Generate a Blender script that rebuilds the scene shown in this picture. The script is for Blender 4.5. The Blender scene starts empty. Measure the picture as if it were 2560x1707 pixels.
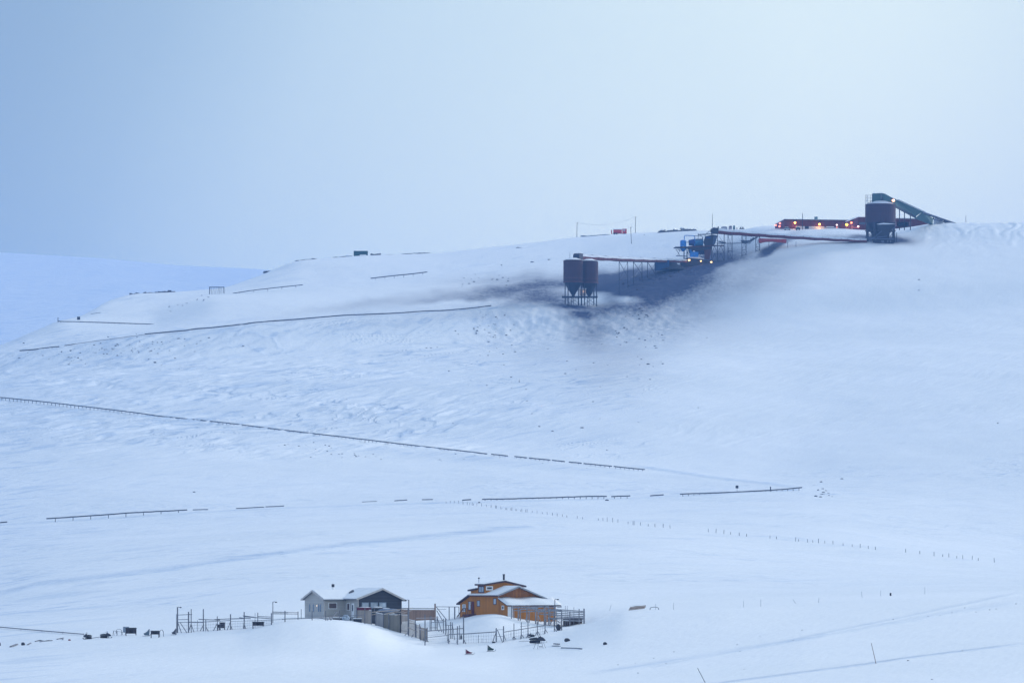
import bpy, math, random
import numpy as np
from mathutils import Vector, Matrix
random.seed(7); RNG = np.random.default_rng(11)
R = math.radians
scene = bpy.context.scene
COL = scene.collection
# ------------------------------------------------------------------ camera
FPX = 14222.0; UC = 1280.0; VH = 1450.0          # focal length in photo pixels, image centre, eye-level row
cam_d = bpy.data.cameras.new("camera"); cam = bpy.data.objects.new("camera", cam_d); COL.objects.link(cam)
cam.location = (0, 0, 0); cam.rotation_euler = (R(90), 0, 0)
cam_d.sensor_width = 36.0; cam_d.lens = 200.0
cam_d.shift_y = (VH - 853.5) / 2560.0
cam_d.clip_start = 1.0; cam_d.clip_end = 60000.0
scene.camera = cam
scene.view_settings.view_transform = 'Standard'
try: scene.view_settings.look = 'None'
except Exception: pass
scene.view_settings.exposure = 0.38; scene.view_settings.gamma = 1.0
scene.cycles.volume_bounces = 1
scene.cycles.max_bounces = 6
# ------------------------------------------------------------------ sky
SUN_EL = 22.0; SUN_AZ = 54.0        # degrees; azimuth from +Y towards +X
w = bpy.data.worlds.new("World"); scene.world = w; w.use_nodes = True
nt = w.node_tree; nt.nodes.clear()
N = nt.nodes.new; L = nt.links.new
out = N('ShaderNodeOutputWorld'); bg = N('ShaderNodeBackground'); bg.inputs['Strength'].default_value = 0.1
sky = N('ShaderNodeTexSky'); sky.sky_type = 'NISHITA'; sky.sun_disc = False
sky.sun_elevation = R(SUN_EL); sky.sun_rotation = R(SUN_AZ)
tc = N('ShaderNodeTexCoord'); sep = N('ShaderNodeSeparateXYZ'); L(tc.outputs['Generated'], sep.inputs[0])
def wmath(op, a, b=None):
    n = N('ShaderNodeMath'); n.operation = op
    for k, s in enumerate((a, b)):
        if s is None: continue
        if isinstance(s, (int, float)): n.inputs[k].default_value = s
        else: L(s, n.inputs[k])
    return n.outputs[0]
def wramp(src, stops, interp='EASE'):
    n = N('ShaderNodeValToRGB'); cr = n.color_ramp; cr.interpolation = interp
    while len(cr.elements) < len(stops): cr.elements.new(0.5)
    for e, (p, c) in zip(cr.elements, stops):
        e.position = p; e.color = c if len(c) == 4 else (*c, 1)
    L(src, n.inputs[0]); return n.outputs[0]
SKY = 1.0
# the cloud cover: a thicker grey-blue bank to the left, a bright veil ahead and slightly right, deeper blue higher up
slant = wmath('ADD', wmath('MULTIPLY', sep.outputs[0], 1.0), wmath('MULTIPLY', sep.outputs[2], -0.40))
fx = wmath('ADD', wmath('MULTIPLY', slant, 1.6), 0.5)
bank = wramp(fx, [(0.10, (.50, .60, .72)), (0.27, (.18, .26, .35)), (0.34, (.37, .47, .53)), (0.385, (.53, .625, .635)), (0.465, (.71, .78, .705)), (0.55, (.79, .84, .72)), (0.63, (.60, .665, .66)), (0.9, (.72, .78, .76))], 'B_SPLINE')
up = wramp(sep.outputs[2], [(0.0, (.97, .98, 1.0)), (0.055, (1.0, 1.0, 1.0)), (0.11, (0.93, 0.965, 1.0)), (0.5, (0.70, 0.78, 0.92))])
mul = N('ShaderNodeMix'); mul.data_type = 'RGBA'; mul.blend_type = 'MULTIPLY'; mul.inputs[0].default_value = 1.0
L(bank, mul.inputs[6]); L(up, mul.inputs[7])
nz = N('ShaderNodeTexNoise'); nz.inputs['Scale'].default_value = 9.0; nz.inputs['Detail'].default_value = 3.0
L(tc.outputs['Generated'], nz.inputs['Vector'])
nzr = wramp(nz.outputs[0], [(0.3, (0.94, 0.95, 0.965)), (0.7, (1.0, 1.0, 1.0))])
mul2 = N('ShaderNodeMix'); mul2.data_type = 'RGBA'; mul2.blend_type = 'MULTIPLY'; mul2.inputs[0].default_value = 1.0
L(mul.outputs[2], mul2.inputs[6]); L(nzr, mul2.inputs[7])
sc10 = N('ShaderNodeVectorMath'); sc10.operation = 'SCALE'; sc10.inputs['Scale'].default_value = 10.3; L(mul2.outputs[2], sc10.inputs[0])
mx = N('ShaderNodeMix'); mx.data_type = 'RGBA'; mx.inputs[0].default_value = 0.93
L(sky.outputs[0], mx.inputs[6]); L(sc10.outputs[0], mx.inputs[7])
L(mx.outputs[2], bg.inputs['Color']); L(bg.outputs[0], out.inputs['Surface'])
# ------------------------------------------------------------------ soft sun behind the overcast
sd = bpy.data.lights.new("sun", 'SUN'); sun = bpy.data.objects.new("sun", sd); COL.objects.link(sun)
sd.energy = 1.5; sd.angle = R(14); sd.color = (0.97, 0.955, 0.98)
dvec = Vector((math.sin(R(SUN_AZ)) * math.cos(R(SUN_EL)), math.cos(R(SUN_AZ)) * math.cos(R(SUN_EL)), math.sin(R(SUN_EL))))
sun.rotation_euler = (-dvec).to_track_quat('-Z', 'Y').to_euler()

# ------------------------------------------------------------------ materials
MATS = {}
def mat(name, col, rough=0.8, metal=0.0, var=0.12, scale=3.0, stretch=(1, 1, 1), bump=0.0, emit=None, estr=0.0, dust=0.0):
    """procedural material: base colour broken up by object-space noise, optional snow dusting on upward faces"""
    if name in MATS: return MATS[name]
    m = bpy.data.materials.new(name); m.use_nodes = True; t = m.node_tree; b = t.nodes['Principled BSDF']
    n, l = t.nodes.new, t.links.new
    geo = n('ShaderNodeNewGeometry'); mp = n('ShaderNodeMapping'); mp.inputs['Scale'].default_value = stretch
    l(geo.outputs['Position'], mp.inputs['Vector'])
    nz = n('ShaderNodeTexNoise'); nz.inputs['Scale'].default_value = scale; nz.inputs['Detail'].default_value = 4
    l(mp.outputs[0], nz.inputs['Vector'])
    r = n('ShaderNodeValToRGB'); cr = r.color_ramp
    cr.elements[0].position = 0.3; cr.elements[1].position = 0.7
    cr.elements[0].color = (*[max(0, c * (1 - var)) for c in col], 1); cr.elements[1].color = (*[min(1, c * (1 + var)) for c in col], 1)
    l(nz.outputs[0], r.inputs[0]); src = r.outputs[0]
    if dust > 0:
        sx = n('ShaderNodeSeparateXYZ'); l(geo.outputs['Normal'], sx.inputs[0])
        n2 = n('ShaderNodeTexNoise'); n2.inputs['Scale'].default_value = 1.3; n2.inputs['Detail'].default_value = 5
        l(geo.outputs['Position'], n2.inputs['Vector'])
        ad = n('ShaderNodeMath'); ad.operation = 'MULTIPLY_ADD'; l(n2.outputs[0], ad.inputs[0]); ad.inputs[1].default_value = 0.9; l(sx.outputs[2], ad.inputs[2])
        rr = n('ShaderNodeMapRange'); rr.inputs[1].default_value = 0.75; rr.inputs[2].default_value = 1.15; rr.inputs[3].default_value = 0; rr.inputs[4].default_value = dust
        l(ad.outputs[0], rr.inputs[0])
        mm = n('ShaderNodeMix'); mm.data_type = 'RGBA'; l(rr.outputs[0], mm.inputs[0]); l(src, mm.inputs[6]); mm.inputs[7].default_value = (0.8, 0.84, 0.88, 1)
        src = mm.outputs[2]
    l(src, b.inputs['Base Color'])
    b.inputs['Roughness'].default_value = rough; b.inputs['Metallic'].default_value = metal
    if bump > 0:
        bp = n('ShaderNodeBump'); bp.inputs['Strength'].default_value = bump; bp.inputs['Distance'].default_value = 0.1
        l(nz.outputs[0], bp.inputs['Height']); l(bp.outputs[0], b.inputs['Normal'])
    if emit:
        b.inputs['Emission Color'].default_value = (*emit, 1); b.inputs['Emission Strength'].default_value = estr
    MATS[name] = m; return m
def board_mat(name, col, axis=0, pitch=0.16, var=0.25, groove=0.45, rough=0.85, rot=0.0):
    """boards or corrugation: thin dark grooves along an axis (0,1 = horizontal spacing after rot, 2 = height)"""
    if name in MATS: return MATS[name]
    m = bpy.data.materials.new(name); m.use_nodes = True; t = m.node_tree; b = t.nodes['Principled BSDF']
    n, l = t.nodes.new, t.links.new
    geo = n('ShaderNodeNewGeometry'); mp = n('ShaderNodeMapping'); mp.inputs['Rotation'].default_value = (0, 0, rot)
    l(geo.outputs['Position'], mp.inputs['Vector']); sx = n('ShaderNodeSeparateXYZ'); l(mp.outputs[0], sx.inputs[0])
    dv = n('ShaderNodeMath'); dv.operation = 'DIVIDE'; l(sx.outputs[axis], dv.inputs[0]); dv.inputs[1].default_value = pitch
    fl = n('ShaderNodeMath'); fl.operation = 'FLOOR'; l(dv.outputs[0], fl.inputs[0])
    fr = n('ShaderNodeMath'); fr.operation = 'FRACT'; l(dv.outputs[0], fr.inputs[0])
    wn = n('ShaderNodeTexWhiteNoise'); wn.noise_dimensions = '1D'; l(fl.outputs[0], wn.inputs['W'])
    nz = n('ShaderNodeTexNoise'); nz.inputs['Scale'].default_value = 1.1; nz.inputs['Detail'].default_value = 6; l(geo.outputs['Position'], nz.inputs['Vector'])
    av = n('ShaderNodeMath'); av.operation = 'MULTIPLY_ADD'; l(nz.outputs[0], av.inputs[0]); av.inputs[1].default_value = 1.3; l(wn.outputs[0], av.inputs[2])
    mr = n('ShaderNodeMapRange'); mr.inputs[1].default_value = 0.35; mr.inputs[2].default_value = 1.95; mr.inputs[3].default_value = 1 - var; mr.inputs[4].default_value = 1 + var
    l(av.outputs[0], mr.inputs[0])
    gr = n('ShaderNodeMath'); gr.operation = 'GREATER_THAN'; l(fr.outputs[0], gr.inputs[0]); gr.inputs[1].default_value = 0.12
    g2 = n('ShaderNodeMapRange'); g2.inputs[3].default_value = 1 - groove; g2.inputs[4].default_value = 1.0; l(gr.outputs[0], g2.inputs[0])
    ml = n('ShaderNodeMath'); ml.operation = 'MULTIPLY'; l(mr.outputs[0], ml.inputs[0]); l(g2.outputs[0], ml.inputs[1])
    vm = n('ShaderNodeVectorMath'); vm.operation = 'SCALE'; vm.inputs[0].default_value = col; l(ml.outputs[0], vm.inputs['Scale'])
    l(vm.outputs[0], b.inputs['Base Color']); b.inputs['Roughness'].default_value = rough
    MATS[name] = m; return m

# ------------------------------------------------------------------ noise
def vnoise(x, y, seed=0):
    """smooth value noise in numpy, -1..1"""
    xi = np.floor(x).astype(np.int64); yi = np.floor(y).astype(np.int64); fx_ = x - xi; fy_ = y - yi
    def h(a, b):
        n_ = (a * 374761393 + b * 668265263 + seed * 144665) & 0x7fffffff
        n_ = (n_ ^ (n_ >> 13)) * 1274126177 & 0x7fffffff
        return ((n_ ^ (n_ >> 16)) & 0xffff) / 32767.5 - 1.0
    sx_ = fx_ * fx_ * fx_ * (fx_ * (fx_ * 6 - 15) + 10); sy_ = fy_ * fy_ * fy_ * (fy_ * (fy_ * 6 - 15) + 10)
    a = h(xi, yi); b = h(xi + 1, yi); c = h(xi, yi + 1); d = h(xi + 1, yi + 1)
    return a + (b - a) * sx_ + (c - a) * sy_ + (a - b - c + d) * sx_ * sy_
def fbm(x, y, oct=4, seed=0, gain=0.5):
    s = 0; a = 1.0; t_ = 0
    for o in range(oct):
        s = s + a * vnoise(x * 2 ** o, y * 2 ** o, seed + o * 17); t_ += a; a *= gain
    return s / t_
# ------------------------------------------------------------------ terrain
# each feature line of the slope: (photo column, photo row, distance in m); between lines the slope is a smooth curve
FEAT = [
 [(-400,1740,700),(2960,1700,700)],
 [(-400,1672,780),(0,1668,780),(700,1650,780),(1280,1665,780),(2000,1610,790),(2560,1600,790),(2960,1590,790)],
 [(-400,1632,872),(0,1622,872),(200,1610,872),(450,1592,872),(600,1576,872),(700,1553,872),(760,1548,872),(850,1552,872),(920,1567,872),(1000,1602,872),(1080,1618,872),(1180,1616,872),(1300,1606,872),(1400,1590,872),(1480,1568,872),(1560,1540,880),(1800,1524,890),(2000,1518,900),(2560,1500,910),(2960,1490,910)],
 [(-400,1628,905),(0,1612,905),(200,1598,905),(450,1580,905),(600,1562,905),(700,1546,905),(760,1544,905),(870,1549,905),(920,1556,905),(1000,1568,905),(1080,1568,905),(1150,1556,905),(1200,1540,905),(1240,1533,905),(1290,1545,905),(1340,1556,905),(1400,1562,905),(1450,1560,905),(1500,1545,905),(1560,1526,920),(1800,1512,930),(2000,1504,940),(2560,1483,950),(2960,1470,950)],
 [(-400,1600,960),(0,1578,960),(330,1562,960),(700,1530,960),(1280,1521,960),(1560,1515,960),(2000,1495,980),(2560,1478,990),(2960,1466,990)],
 [(-400,1570,1050),(0,1545,1050),(330,1528,1050),(700,1490,1050),(1280,1478,1050),(1560,1480,1050),(2000,1473,1060),(2560,1467,1060),(2960,1462,1060)],
 [(-400,1510,1190),(0,1490,1200),(100,1463,1210),(400,1427,1240),(800,1372,1310),(1280,1325,1450),(1700,1350,1400),(2000,1385,1400),(2560,1440,1400),(2960,1450,1400)],
 [(-400,1500,1200),(0,1476,1212),(100,1450,1222),(400,1416,1252),(800,1363,1322),(1280,1318,1470),(1700,1338,1450),(2100,1363,1480),(2560,1420,1500),(2960,1440,1500)],
 [(-400,1326,1850),(0,1310,1880),(550,1276,1920),(1100,1256,1950),(1600,1242,1980),(2000,1222,2010),(2560,1270,1950),(2960,1300,1950)],
 [(-400,1321,1862),(0,1305,1892),(550,1271,1932),(1100,1252,1962),(1600,1238,1992),(2000,1219,2022),(2560,1262,1965),(2960,1290,1965)],
 [(-400,975,2460),(0,1003,2400),(500,1056,2320),(1000,1117,2230),(1610,1177,2130),(2000,1212,2060),(2560,1170,2100),(2960,1150,2120)],
 [(-400,968,2472),(0,996,2412),(500,1050,2332),(1000,1112,2242),(1610,1173,2142),(2000,1209,2070),(2560,1160,2110),(2960,1140,2130)],
 [(-400,970,2500),(0,955,2500),(500,960,2490),(1000,960,2470),(1500,930,2500),(2000,930,2500),(2560,900,2500),(2960,890,2500)],
 [(-400,962,2560),(0,935,2578),(380,900,2618),(700,887,2655),(1000,868,2695),(1300,850,2735),(1570,830,2745),(1700,815,2750),(2000,795,2745),(2560,770,2740),(2960,760,2740)],
 [(-400,920,2600),(0,887,2620),(380,838,2660),(700,804,2700),(1000,783,2740),(1180,773,2765),(1300,765,2780),(1410,764,2790),(1450,769,2790),(1520,766,2790),(1570,760,2790),(1620,762,2790),(1700,768,2790),(1900,730,2790),(2200,715,2790),(2560,700,2790),(2960,690,2790)],
 [(-400,915,2640),(0,878,2650),(380,831,2690),(700,795,2730),(1000,770,2770),(1180,758,2795),(1300,754,2815),(1420,758,2830),(1515,757,2830),(1545,736,2830),(1570,723,2830),(1600,716,2830),(1650,706,2830),(1720,690,2835),(1800,678,2840),(1900,668,2850),(2050,645,2860),(2200,650,2860),(2560,640,2860),(2960,635,2860)],
 [(-400,910,2700),(0,870,2700),(150,816,2750),(385,810,2790),(530,765,2800),(800,745,2830),(1100,728,2850),(1300,722,2870),(1450,722,2870),(1560,698,2870),(1640,683,2868),(1720,672,2868),(1800,661,2865),(1862,652,2870),(1930,632,2880),(2050,612,2890),(2200,604,2900),(2300,606,2900),(2560,606,2900),(2960,600,2900)],
 [(-400,906,2760),(0,869,2720),(150,803,2790),(215,793,2820),(300,765,2880),(420,748,2900),(530,737,2910),(755,712,2950),(925,694,2980),(1070,681,3000),(1300,672,3000),(1450,672,3000),(1560,660,2990),(1700,640,2980),(1862,618,2960),(1880,590,2950),(1930,578,2950),(2000,577,2950),(2080,573,2950),(2115,574,2950),(2160,579,2950),(2240,577,2950),(2300,567,2950),(2329,562.5,2950),(2400,561,2950),(2560,561,2950),(2960,565,2950)],
 [(-400,904,2860),(0,868,2800),(150,800,2850),(215,790,2880),(260,757,2930),(330,736,2980),(430,732,3030),(560,726,3060),(650,690,3090),(740,653,3120),(900,642,3160),(1100,637,3200),(1350,610,3230),(1430,599,3240),(1600,587,3230),(1750,581,3180),(1950,576,3120),(2100,574.5,3060),(2200,576,3010),(2290,567,2990),(2340,563,2990),(2560,563,2990),(2960,567,2990)],
]
UG = np.arange(-500, 3061, 4.0); YG = np.arange(640, 3302, 2.0)
def pchip_cols(X, Z, xs):
    """monotone cubic through nodes per column; X,Z (U,K)"""
    h = np.diff(X, axis=1); d = np.diff(Z, axis=1) / h
    m_ = np.zeros_like(X)
    w1 = 2 * h[:, 1:] + h[:, :-1]; w2 = h[:, 1:] + 2 * h[:, :-1]
    ok = d[:, :-1] * d[:, 1:] > 0
    with np.errstate(divide='ignore', invalid='ignore'):
        hm = (w1 + w2) / (w1 / d[:, :-1] + w2 / d[:, 1:])
    m_[:, 1:-1] = np.where(ok, hm, 0); m_[:, 0] = d[:, 0]; m_[:, -1] = d[:, -1]
    o = np.zeros((X.shape[0], len(xs)))
    for i in range(X.shape[0]):
        k = np.clip(np.searchsorted(X[i], xs, side='right') - 1, 0, X.shape[1] - 2)
        hh = h[i, k]; t_ = (xs - X[i, k]) / hh
        t_ = np.clip(t_, 0, 1)
        o[i] = (2*t_**3 - 3*t_**2 + 1) * Z[i, k] + (t_**3 - 2*t_**2 + t_) * hh * m_[i, k] + (-2*t_**3 + 3*t_**2) * Z[i, k+1] + (t_**3 - t_**2) * hh * m_[i, k+1]
    return o
def gsmooth(A, s, axis):
    r = int(3 * s); k = np.exp(-0.5 * (np.arange(-r, r + 1) / s) ** 2); k /= k.sum()
    P_ = [(0, 0)] * A.ndim; P_[axis] = (r, r); B = np.pad(A, P_, mode='edge')
    return np.apply_along_axis(lambda a: np.convolve(a, k, mode='valid'), axis, B)
nodesY = []; nodesZ = []
for f in FEAT:
    a = np.array(f, float)
    yy = np.interp(UG, a[:, 0], a[:, 2]); vv = np.interp(UG, a[:, 0], a[:, 1])
    nodesY.append(yy); nodesZ.append((VH - vv) / FPX * yy)
# beyond the crest the plateau falls away
nodesY.append(nodesY[-1] + 60); nodesZ.append(nodesZ[-1] - 3)
nodesY.append(np.full_like(UG, 3302.)); nodesZ.append(nodesZ[-1] - 10)
nodesY = np.array(nodesY).T; nodesZ = np.array(nodesZ).T
for k_ in range(nodesY.shape[1]):
    sg = 3.0 if k_ < 4 else 30.0 if 5 <= k_ < 10 else 14.0 if k_ < 13 else 4.0
    nodesY[:, k_] = gsmooth(nodesY[:, k_:k_ + 1], sg, 0)[:, 0]; nodesZ[:, k_] = gsmooth(nodesZ[:, k_:k_ + 1], sg, 0)[:, 0]
ZT = pchip_cols(nodesY, nodesZ, YG)
ZT = gsmooth(gsmooth(ZT, 2.0, 1), 1.6, 0)
def table(u, y):
    fu = np.clip((u - UG[0]) / 4.0, 0, len(UG) - 1.001); fy = np.clip((y - YG[0]) / 2.0, 0, len(YG) - 1.001)
    i = fu.astype(int); j = fy.astype(int); a = fu - i; b = fy - j
    return (ZT[i, j]*(1-a)*(1-b) + ZT[i+1, j]*a*(1-b) + ZT[i, j+1]*(1-a)*b + ZT[i+1, j+1]*a*b)
def gauss(u, v, cu, cv, su, sv, ang=0.0):
    a = R(ang); du = u - cu; dv = v - cv
    p = du * math.cos(a) + dv * math.sin(a); q = -du * math.sin(a) + dv * math.cos(a)
    return np.exp(-0.5 * ((p / su) ** 2 + (q / sv) ** 2))
def sstep(a, b, x):
    t_ = np.clip((x - a) / (b - a), 0, 1); return t_ * t_ * (3 - 2 * t_)
def scarps(x, y):
    """curved scarp lines in the wind-packed snow: returns (edge mask, drop)"""
    w1 = fbm(x / 150, y / 190, 3, 201) * 60; w2 = fbm(x / 34, y / 40, 3, 203) * 9
    a_ = x * 0.56 + y * 0.83 + w1; c_ = x * 0.83 - y * 0.56 + w1 * .6 + w2
    t_ = fbm(c_ / 26.0, a_ / 110.0, 4, 207, .5) * 4.6; fr_ = t_ - np.floor(t_)
    pm = sstep(-.12, .28, fbm(x / 42, y / 70, 3, 209))
    edge = np.exp(-0.5 * ((fr_ - .5) / .085) ** 2) * pm; drop = (sstep(.42, .58, fr_) - fr_) * pm
    return edge, drop
def height(x, y):
    """ground height at world x, y (arrays)"""
    x = np.asarray(x, float); y = np.asarray(y, float)
    ys = np.maximum(y, 640.); u = UC + FPX * x / ys
    uc = np.clip(u, -480, 3040)
    z = table(uc, np.clip(y, 700, 3300))
    z = np.where(y < 700, -14.3 + (z + 14.3) * sstep(250, 700, y), z)
    # far side: valley, then a far mountain side on the left
    far = sstep(3290, 4600, y); z = z * (1 - far) + 60 * far
    side = np.exp(-0.5 * ((x - (-1500)) / 900) ** 2)
    ridge = (VH - np.interp(uc, [-480, 0, 250, 450, 640, 800, 1000, 3040], [645, 658, 672, 690, 698, 715, 760, 850])) / FPX * 10500
    z = np.where(y > 4600, 60 + (ridge - 60) * sstep(4600, 10500, y), z)
    v0 = VH - FPX * z / np.maximum(y, 640)
    # relief: wind-carved drifts, stronger on the middle slope at left
    slope = sstep(2120, 2260, y) * (1 - sstep(2640, 2760, y))
    wl = 1 - sstep(850, 1500, u)
    a_ = x * 0.50 + y * 0.866; c_ = x * 0.866 - y * 0.50
    wrp = fbm(x / 60, y / 90, 3, 5) * 14
    r1 = fbm((c_ + wrp) / 7.0, (a_ + 1.5 * wrp) / 55.0, 4, 31, 0.55)
    r2 = fbm((c_ + wrp * .6) / 2.6, a_ / 22.0, 3, 77)
    z = z + slope * (0.18 + 0.82 * wl) * (2.1 * (0.5 - np.abs(r1)) + 0.42 * r2)
    # crisp drift edges: low scarps where the wind has undercut the crust
    e_, sc_ = scarps(x, y); z = z - slope * (0.1 + 0.9 * wl) * sc_ * .55
    # general soft drifts
    g = fbm(x / 45, y / 60, 4, 3); far_amp = 0.25 + 0.75 * sstep(1000, 2000, y)
    z = z + g * 0.9 * far_amp * sstep(960, 1250, y) * (1 - sstep(3000, 3150, y) * .6) * (1 - sstep(3300, 3500, y))
    lowr = fbm((x + y * .25) / 16, y / 7, 4, 91)
    z = z + lowr * 0.16 * sstep(930, 1000, y) * (1 - sstep(2050, 2200, y))
    z = z + fbm(x / 11, y / 14, 3, 9) * 0.10 * (1 - sstep(930, 1000, y)) * sstep(500, 700, y)
    z = z + (fbm(x / 1.1, y / 1.7, 3, 19) * .09 + fbm((x + .4 * y) / 4, y / 3, 3, 29) * .12) * sstep(860, 872, y) * (1 - sstep(915, 930, y)) * sstep(1000, 1100, u) * (1 - sstep(1560, 1700, u)) * (1 - np.exp(-.5 * ((u - 1240) / 60) ** 2))
    # ploughed, lumpy snow bank below the silos and the terrace
    lump = np.exp(-0.5 * ((y - 2770) / 45) ** 2) * sstep(1120, 1240, u) * (1 - sstep(1640, 1800, u))
    z = z + lump * (fbm(x / 3.2, y / 5.0, 4, 55) * 0.9 + np.abs(fbm(x / 7, y / 16, 2, 8)) * 0.6)
    # gullied bank on the right of the upper silo
    gl = np.exp(-0.5 * ((y - 2945) / 32) ** 2) * sstep(2260, 2330, u) * .7
    z = z + gl * (np.abs(fbm((x - y * .3) / 6.5 + fbm(x / 14, y / 20, 2, 141) * 1.6, y / 34., 3, 14)) * 1.9 + fbm(x / 2.5, y / 20, 3, 4) * 0.3)
    # lumpy spoil bank under the lower conveyor
    sp = np.exp(-0.5 * ((y - 2858) / 14) ** 2) * sstep(1520, 1600, u) * (1 - sstep(1740, 1800, u))
    z = z + sp * (fbm(x / 1.6, y / 3, 3, 41) * 1.3)
    return z
def ground(x, y): return float(height(np.array([x]), np.array([y]))[0])
_YS = np.concatenate([np.arange(660, 1000, 0.5), np.arange(1000, 3300, 1.5)])
def at(u, v, ymin=0, ymax=9e9):
    """the point of the ground seen at photo column u, row v"""
    ys = _YS[(_YS >= ymin) & (_YS <= ymax)]
    xs = (u - UC) / FPX * ys; z = height(xs, ys); vv = VH - FPX * z / ys
    k = np.argmax(vv <= v) if np.any(vv <= v) else int(np.argmin(vv))
    return Vector((xs[k], ys[k], z[k]))
def P(u, v, Y): return Vector(((u - UC) / FPX * Y, Y, (VH - v) / FPX * Y))

# grid (rows by distance, columns by widening spread)
def rows():
    a = [-400, -150, 50, 250, 400, 500, 580, 640, 680]
    y = 700.0
    while y < 3300:
        a.append(y)
        y += 0.8 if y < 760 else 0.55 if y < 960 else 1.6 if y < 1900 else 1.9 if y < 2250 else 1.5 if y < 2700 else 1.1 if y < 3060 else 5
    a += list(np.arange(3320, 5000, 70)) + list(np.arange(5000, 15600, 150)) + [16500, 18000]
    return np.array(a)
def cols():
    f_ = np.arange(-0.0745, 0.0746, 0.00021); s = 0.075; step = 0.0006; o = []
    while s < 0.8: o.append(s); s += step; step *= 1.12
    return np.concatenate([-np.array(o)[::-1], f_, np.array(o)])
YR = rows(); SC = cols()
GX = SC[None, :] * (np.maximum(YR, 0)[:, None] + 1200); GY = np.repeat(YR[:, None], len(SC), 1)
GZ = height(GX, GY)
nr, nc = GX.shape
me = bpy.data.meshes.new("snow_ground")
me.vertices.add(nr * nc); me.vertices.foreach_set('co', np.stack([GX, GY, GZ], -1).astype(np.float32).ravel())
ii = (np.arange(nr - 1)[:, None] * nc + np.arange(nc - 1)[None, :]).ravel()
q = np.stack([ii, ii + 1, ii + nc + 1, ii + nc], -1).astype(np.int32)
me.loops.add(q.size); me.loops.foreach_set('vertex_index', q.ravel())
me.polygons.add(len(q)); me.polygons.foreach_set('loop_start', (np.arange(len(q)) * 4).astype(np.int32))
try: me.polygons.foreach_set('loop_total', np.full(len(q), 4, np.int32))
except Exception: pass
me.polygons.foreach_set('use_smooth', np.ones(len(q), bool))
me.update(calc_edges=True)
# stains: coal dust blown over the snow, bare gravel showing through, wind-glazed snow with painted shade
gu = UC + FPX * GX / np.maximum(GY, 640); gv = VH - FPX * GZ / np.maximum(GY, 640)
wu = gu + fbm(gu / 90, gv / 50, 3, 61) * 22; wv = gv + fbm(gu / 70, gv / 40, 3, 62) * 12
coal = np.zeros_like(GX)
for (cu, cv, su, sv, ang, amp) in [
    (1665, 698, 100, 17, -20, 1.9), (1750, 674, 66, 10, -17, 1.5), (1680, 715, 110, 32, -20, 0.75), (1600, 733, 90, 20, -12, 0.75), (1720, 735, 130, 48, -20, 0.42), (1530, 710, 70, 18, 0, 1.0), (1560, 690, 50, 12, -10, 1.0),
    (1860, 700, 120, 38, -20, 0.36), (1932, 619, 42, 6, -26, 1.0), (1880, 650, 60, 12, -18, 0.3), (2150, 597, 60, 5, 2, 0.7), (2200, 604, 50, 6, 0, 1.1),
    (1280, 728, 130, 13, -6, 0.58), (1120, 740, 130, 10, -7, 0.36), (950, 756, 130, 9, -7, 0.24), (1340, 745, 80, 15, 0, 0.7), (1400, 712, 80, 16, -4, 0.75), (1450, 760, 80, 9, 0, 0.8), (1300, 700, 120, 14, -3, .35),
    (1455, 786, 30, 12, 0, 0.8), (1475, 825, 48, 45, 0, 0.40), (1530, 880, 80, 90, 0, 0.20), (1530, 768, 40, 12, 10, 0.4), (1650, 800, 130, 45, 0, 0.28), (1420, 860, 150, 60, 0, .12), (1300, 780, 240, 14, -4, 0.18)]:
    coal = np.maximum(coal, amp * gauss(wu, wv, cu, cv, su, sv, ang)) + 0.25 * amp * gauss(wu, wv, cu, cv, su * 1.2, sv * 1.3, ang)
coal *= sstep(2230, 2560, GY)
clean = 0.9 * gauss(wu, wv, 1480, 742, 40, 12, 10) + 0.8 * gauss(wu, wv, 1125, 757, 90, 5, -3) + 0.8 * gauss(wu, wv, 1560, 745, 22, 8, 10)
coal = np.clip(coal * (1 - np.clip(clean, 0, 1)), 0, 1.6)
dirt = np.zeros_like(GX)
for (cu, cv, su, sv, ang, amp) in [
    (280, 873, 130, 18, -6, 1.0), (70, 890, 70, 12, -8, .6), (430, 860, 80, 22, 0, .6), (500, 752, 70, 5, -14, .9), (370, 775, 90, 5, -12, .6), (1215, 700, 70, 10, -4, .9), (1330, 690, 50, 8, 0, .5),
    (1600, 815, 90, 26, 10, .75), (1250, 800, 90, 25, 20, .75), (1230, 850, 60, 25, 0, .6), (1640, 845, 50, 20, 30, .7), (1550, 845, 30, 10, 0, .6), (1380, 870, 150, 60, 0, .3), (1680, 700, 60, 14, -15, .8),
    (750, 1120, 60, 8, 10, .8), (900, 1140, 60, 8, 5, .8), (1020, 1130, 50, 6, 5, .6), (1250, 1165, 150, 7, 5, .7), (1500, 1180, 120, 6, 4, .6), (1750, 1195, 60, 6, 8, .6),
    (2060, 1232, 18, 12, 40, 1.1), (2030, 1212, 25, 5, -25, .9), (1880, 640, 300, 60, 0, .0), (1520, 1600, 0.1, 0.1, 0, 0), (1545, 1625, 16, 7, 30, .9), (1580, 1655, 40, 8, -10, .5), (2440, 588, 70, 10, 20, .25)]:
    if su > 1: dirt = np.maximum(dirt, amp * gauss(gu, gv, cu, cv, su, sv, ang))
for nm, arr in (('coal', coal), ('dirt', dirt)):
    at_ = me.attributes.new(nm, 'FLOAT', 'POINT'); at_.data.foreach_set('value', arr.astype(np.float32).ravel())
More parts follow.
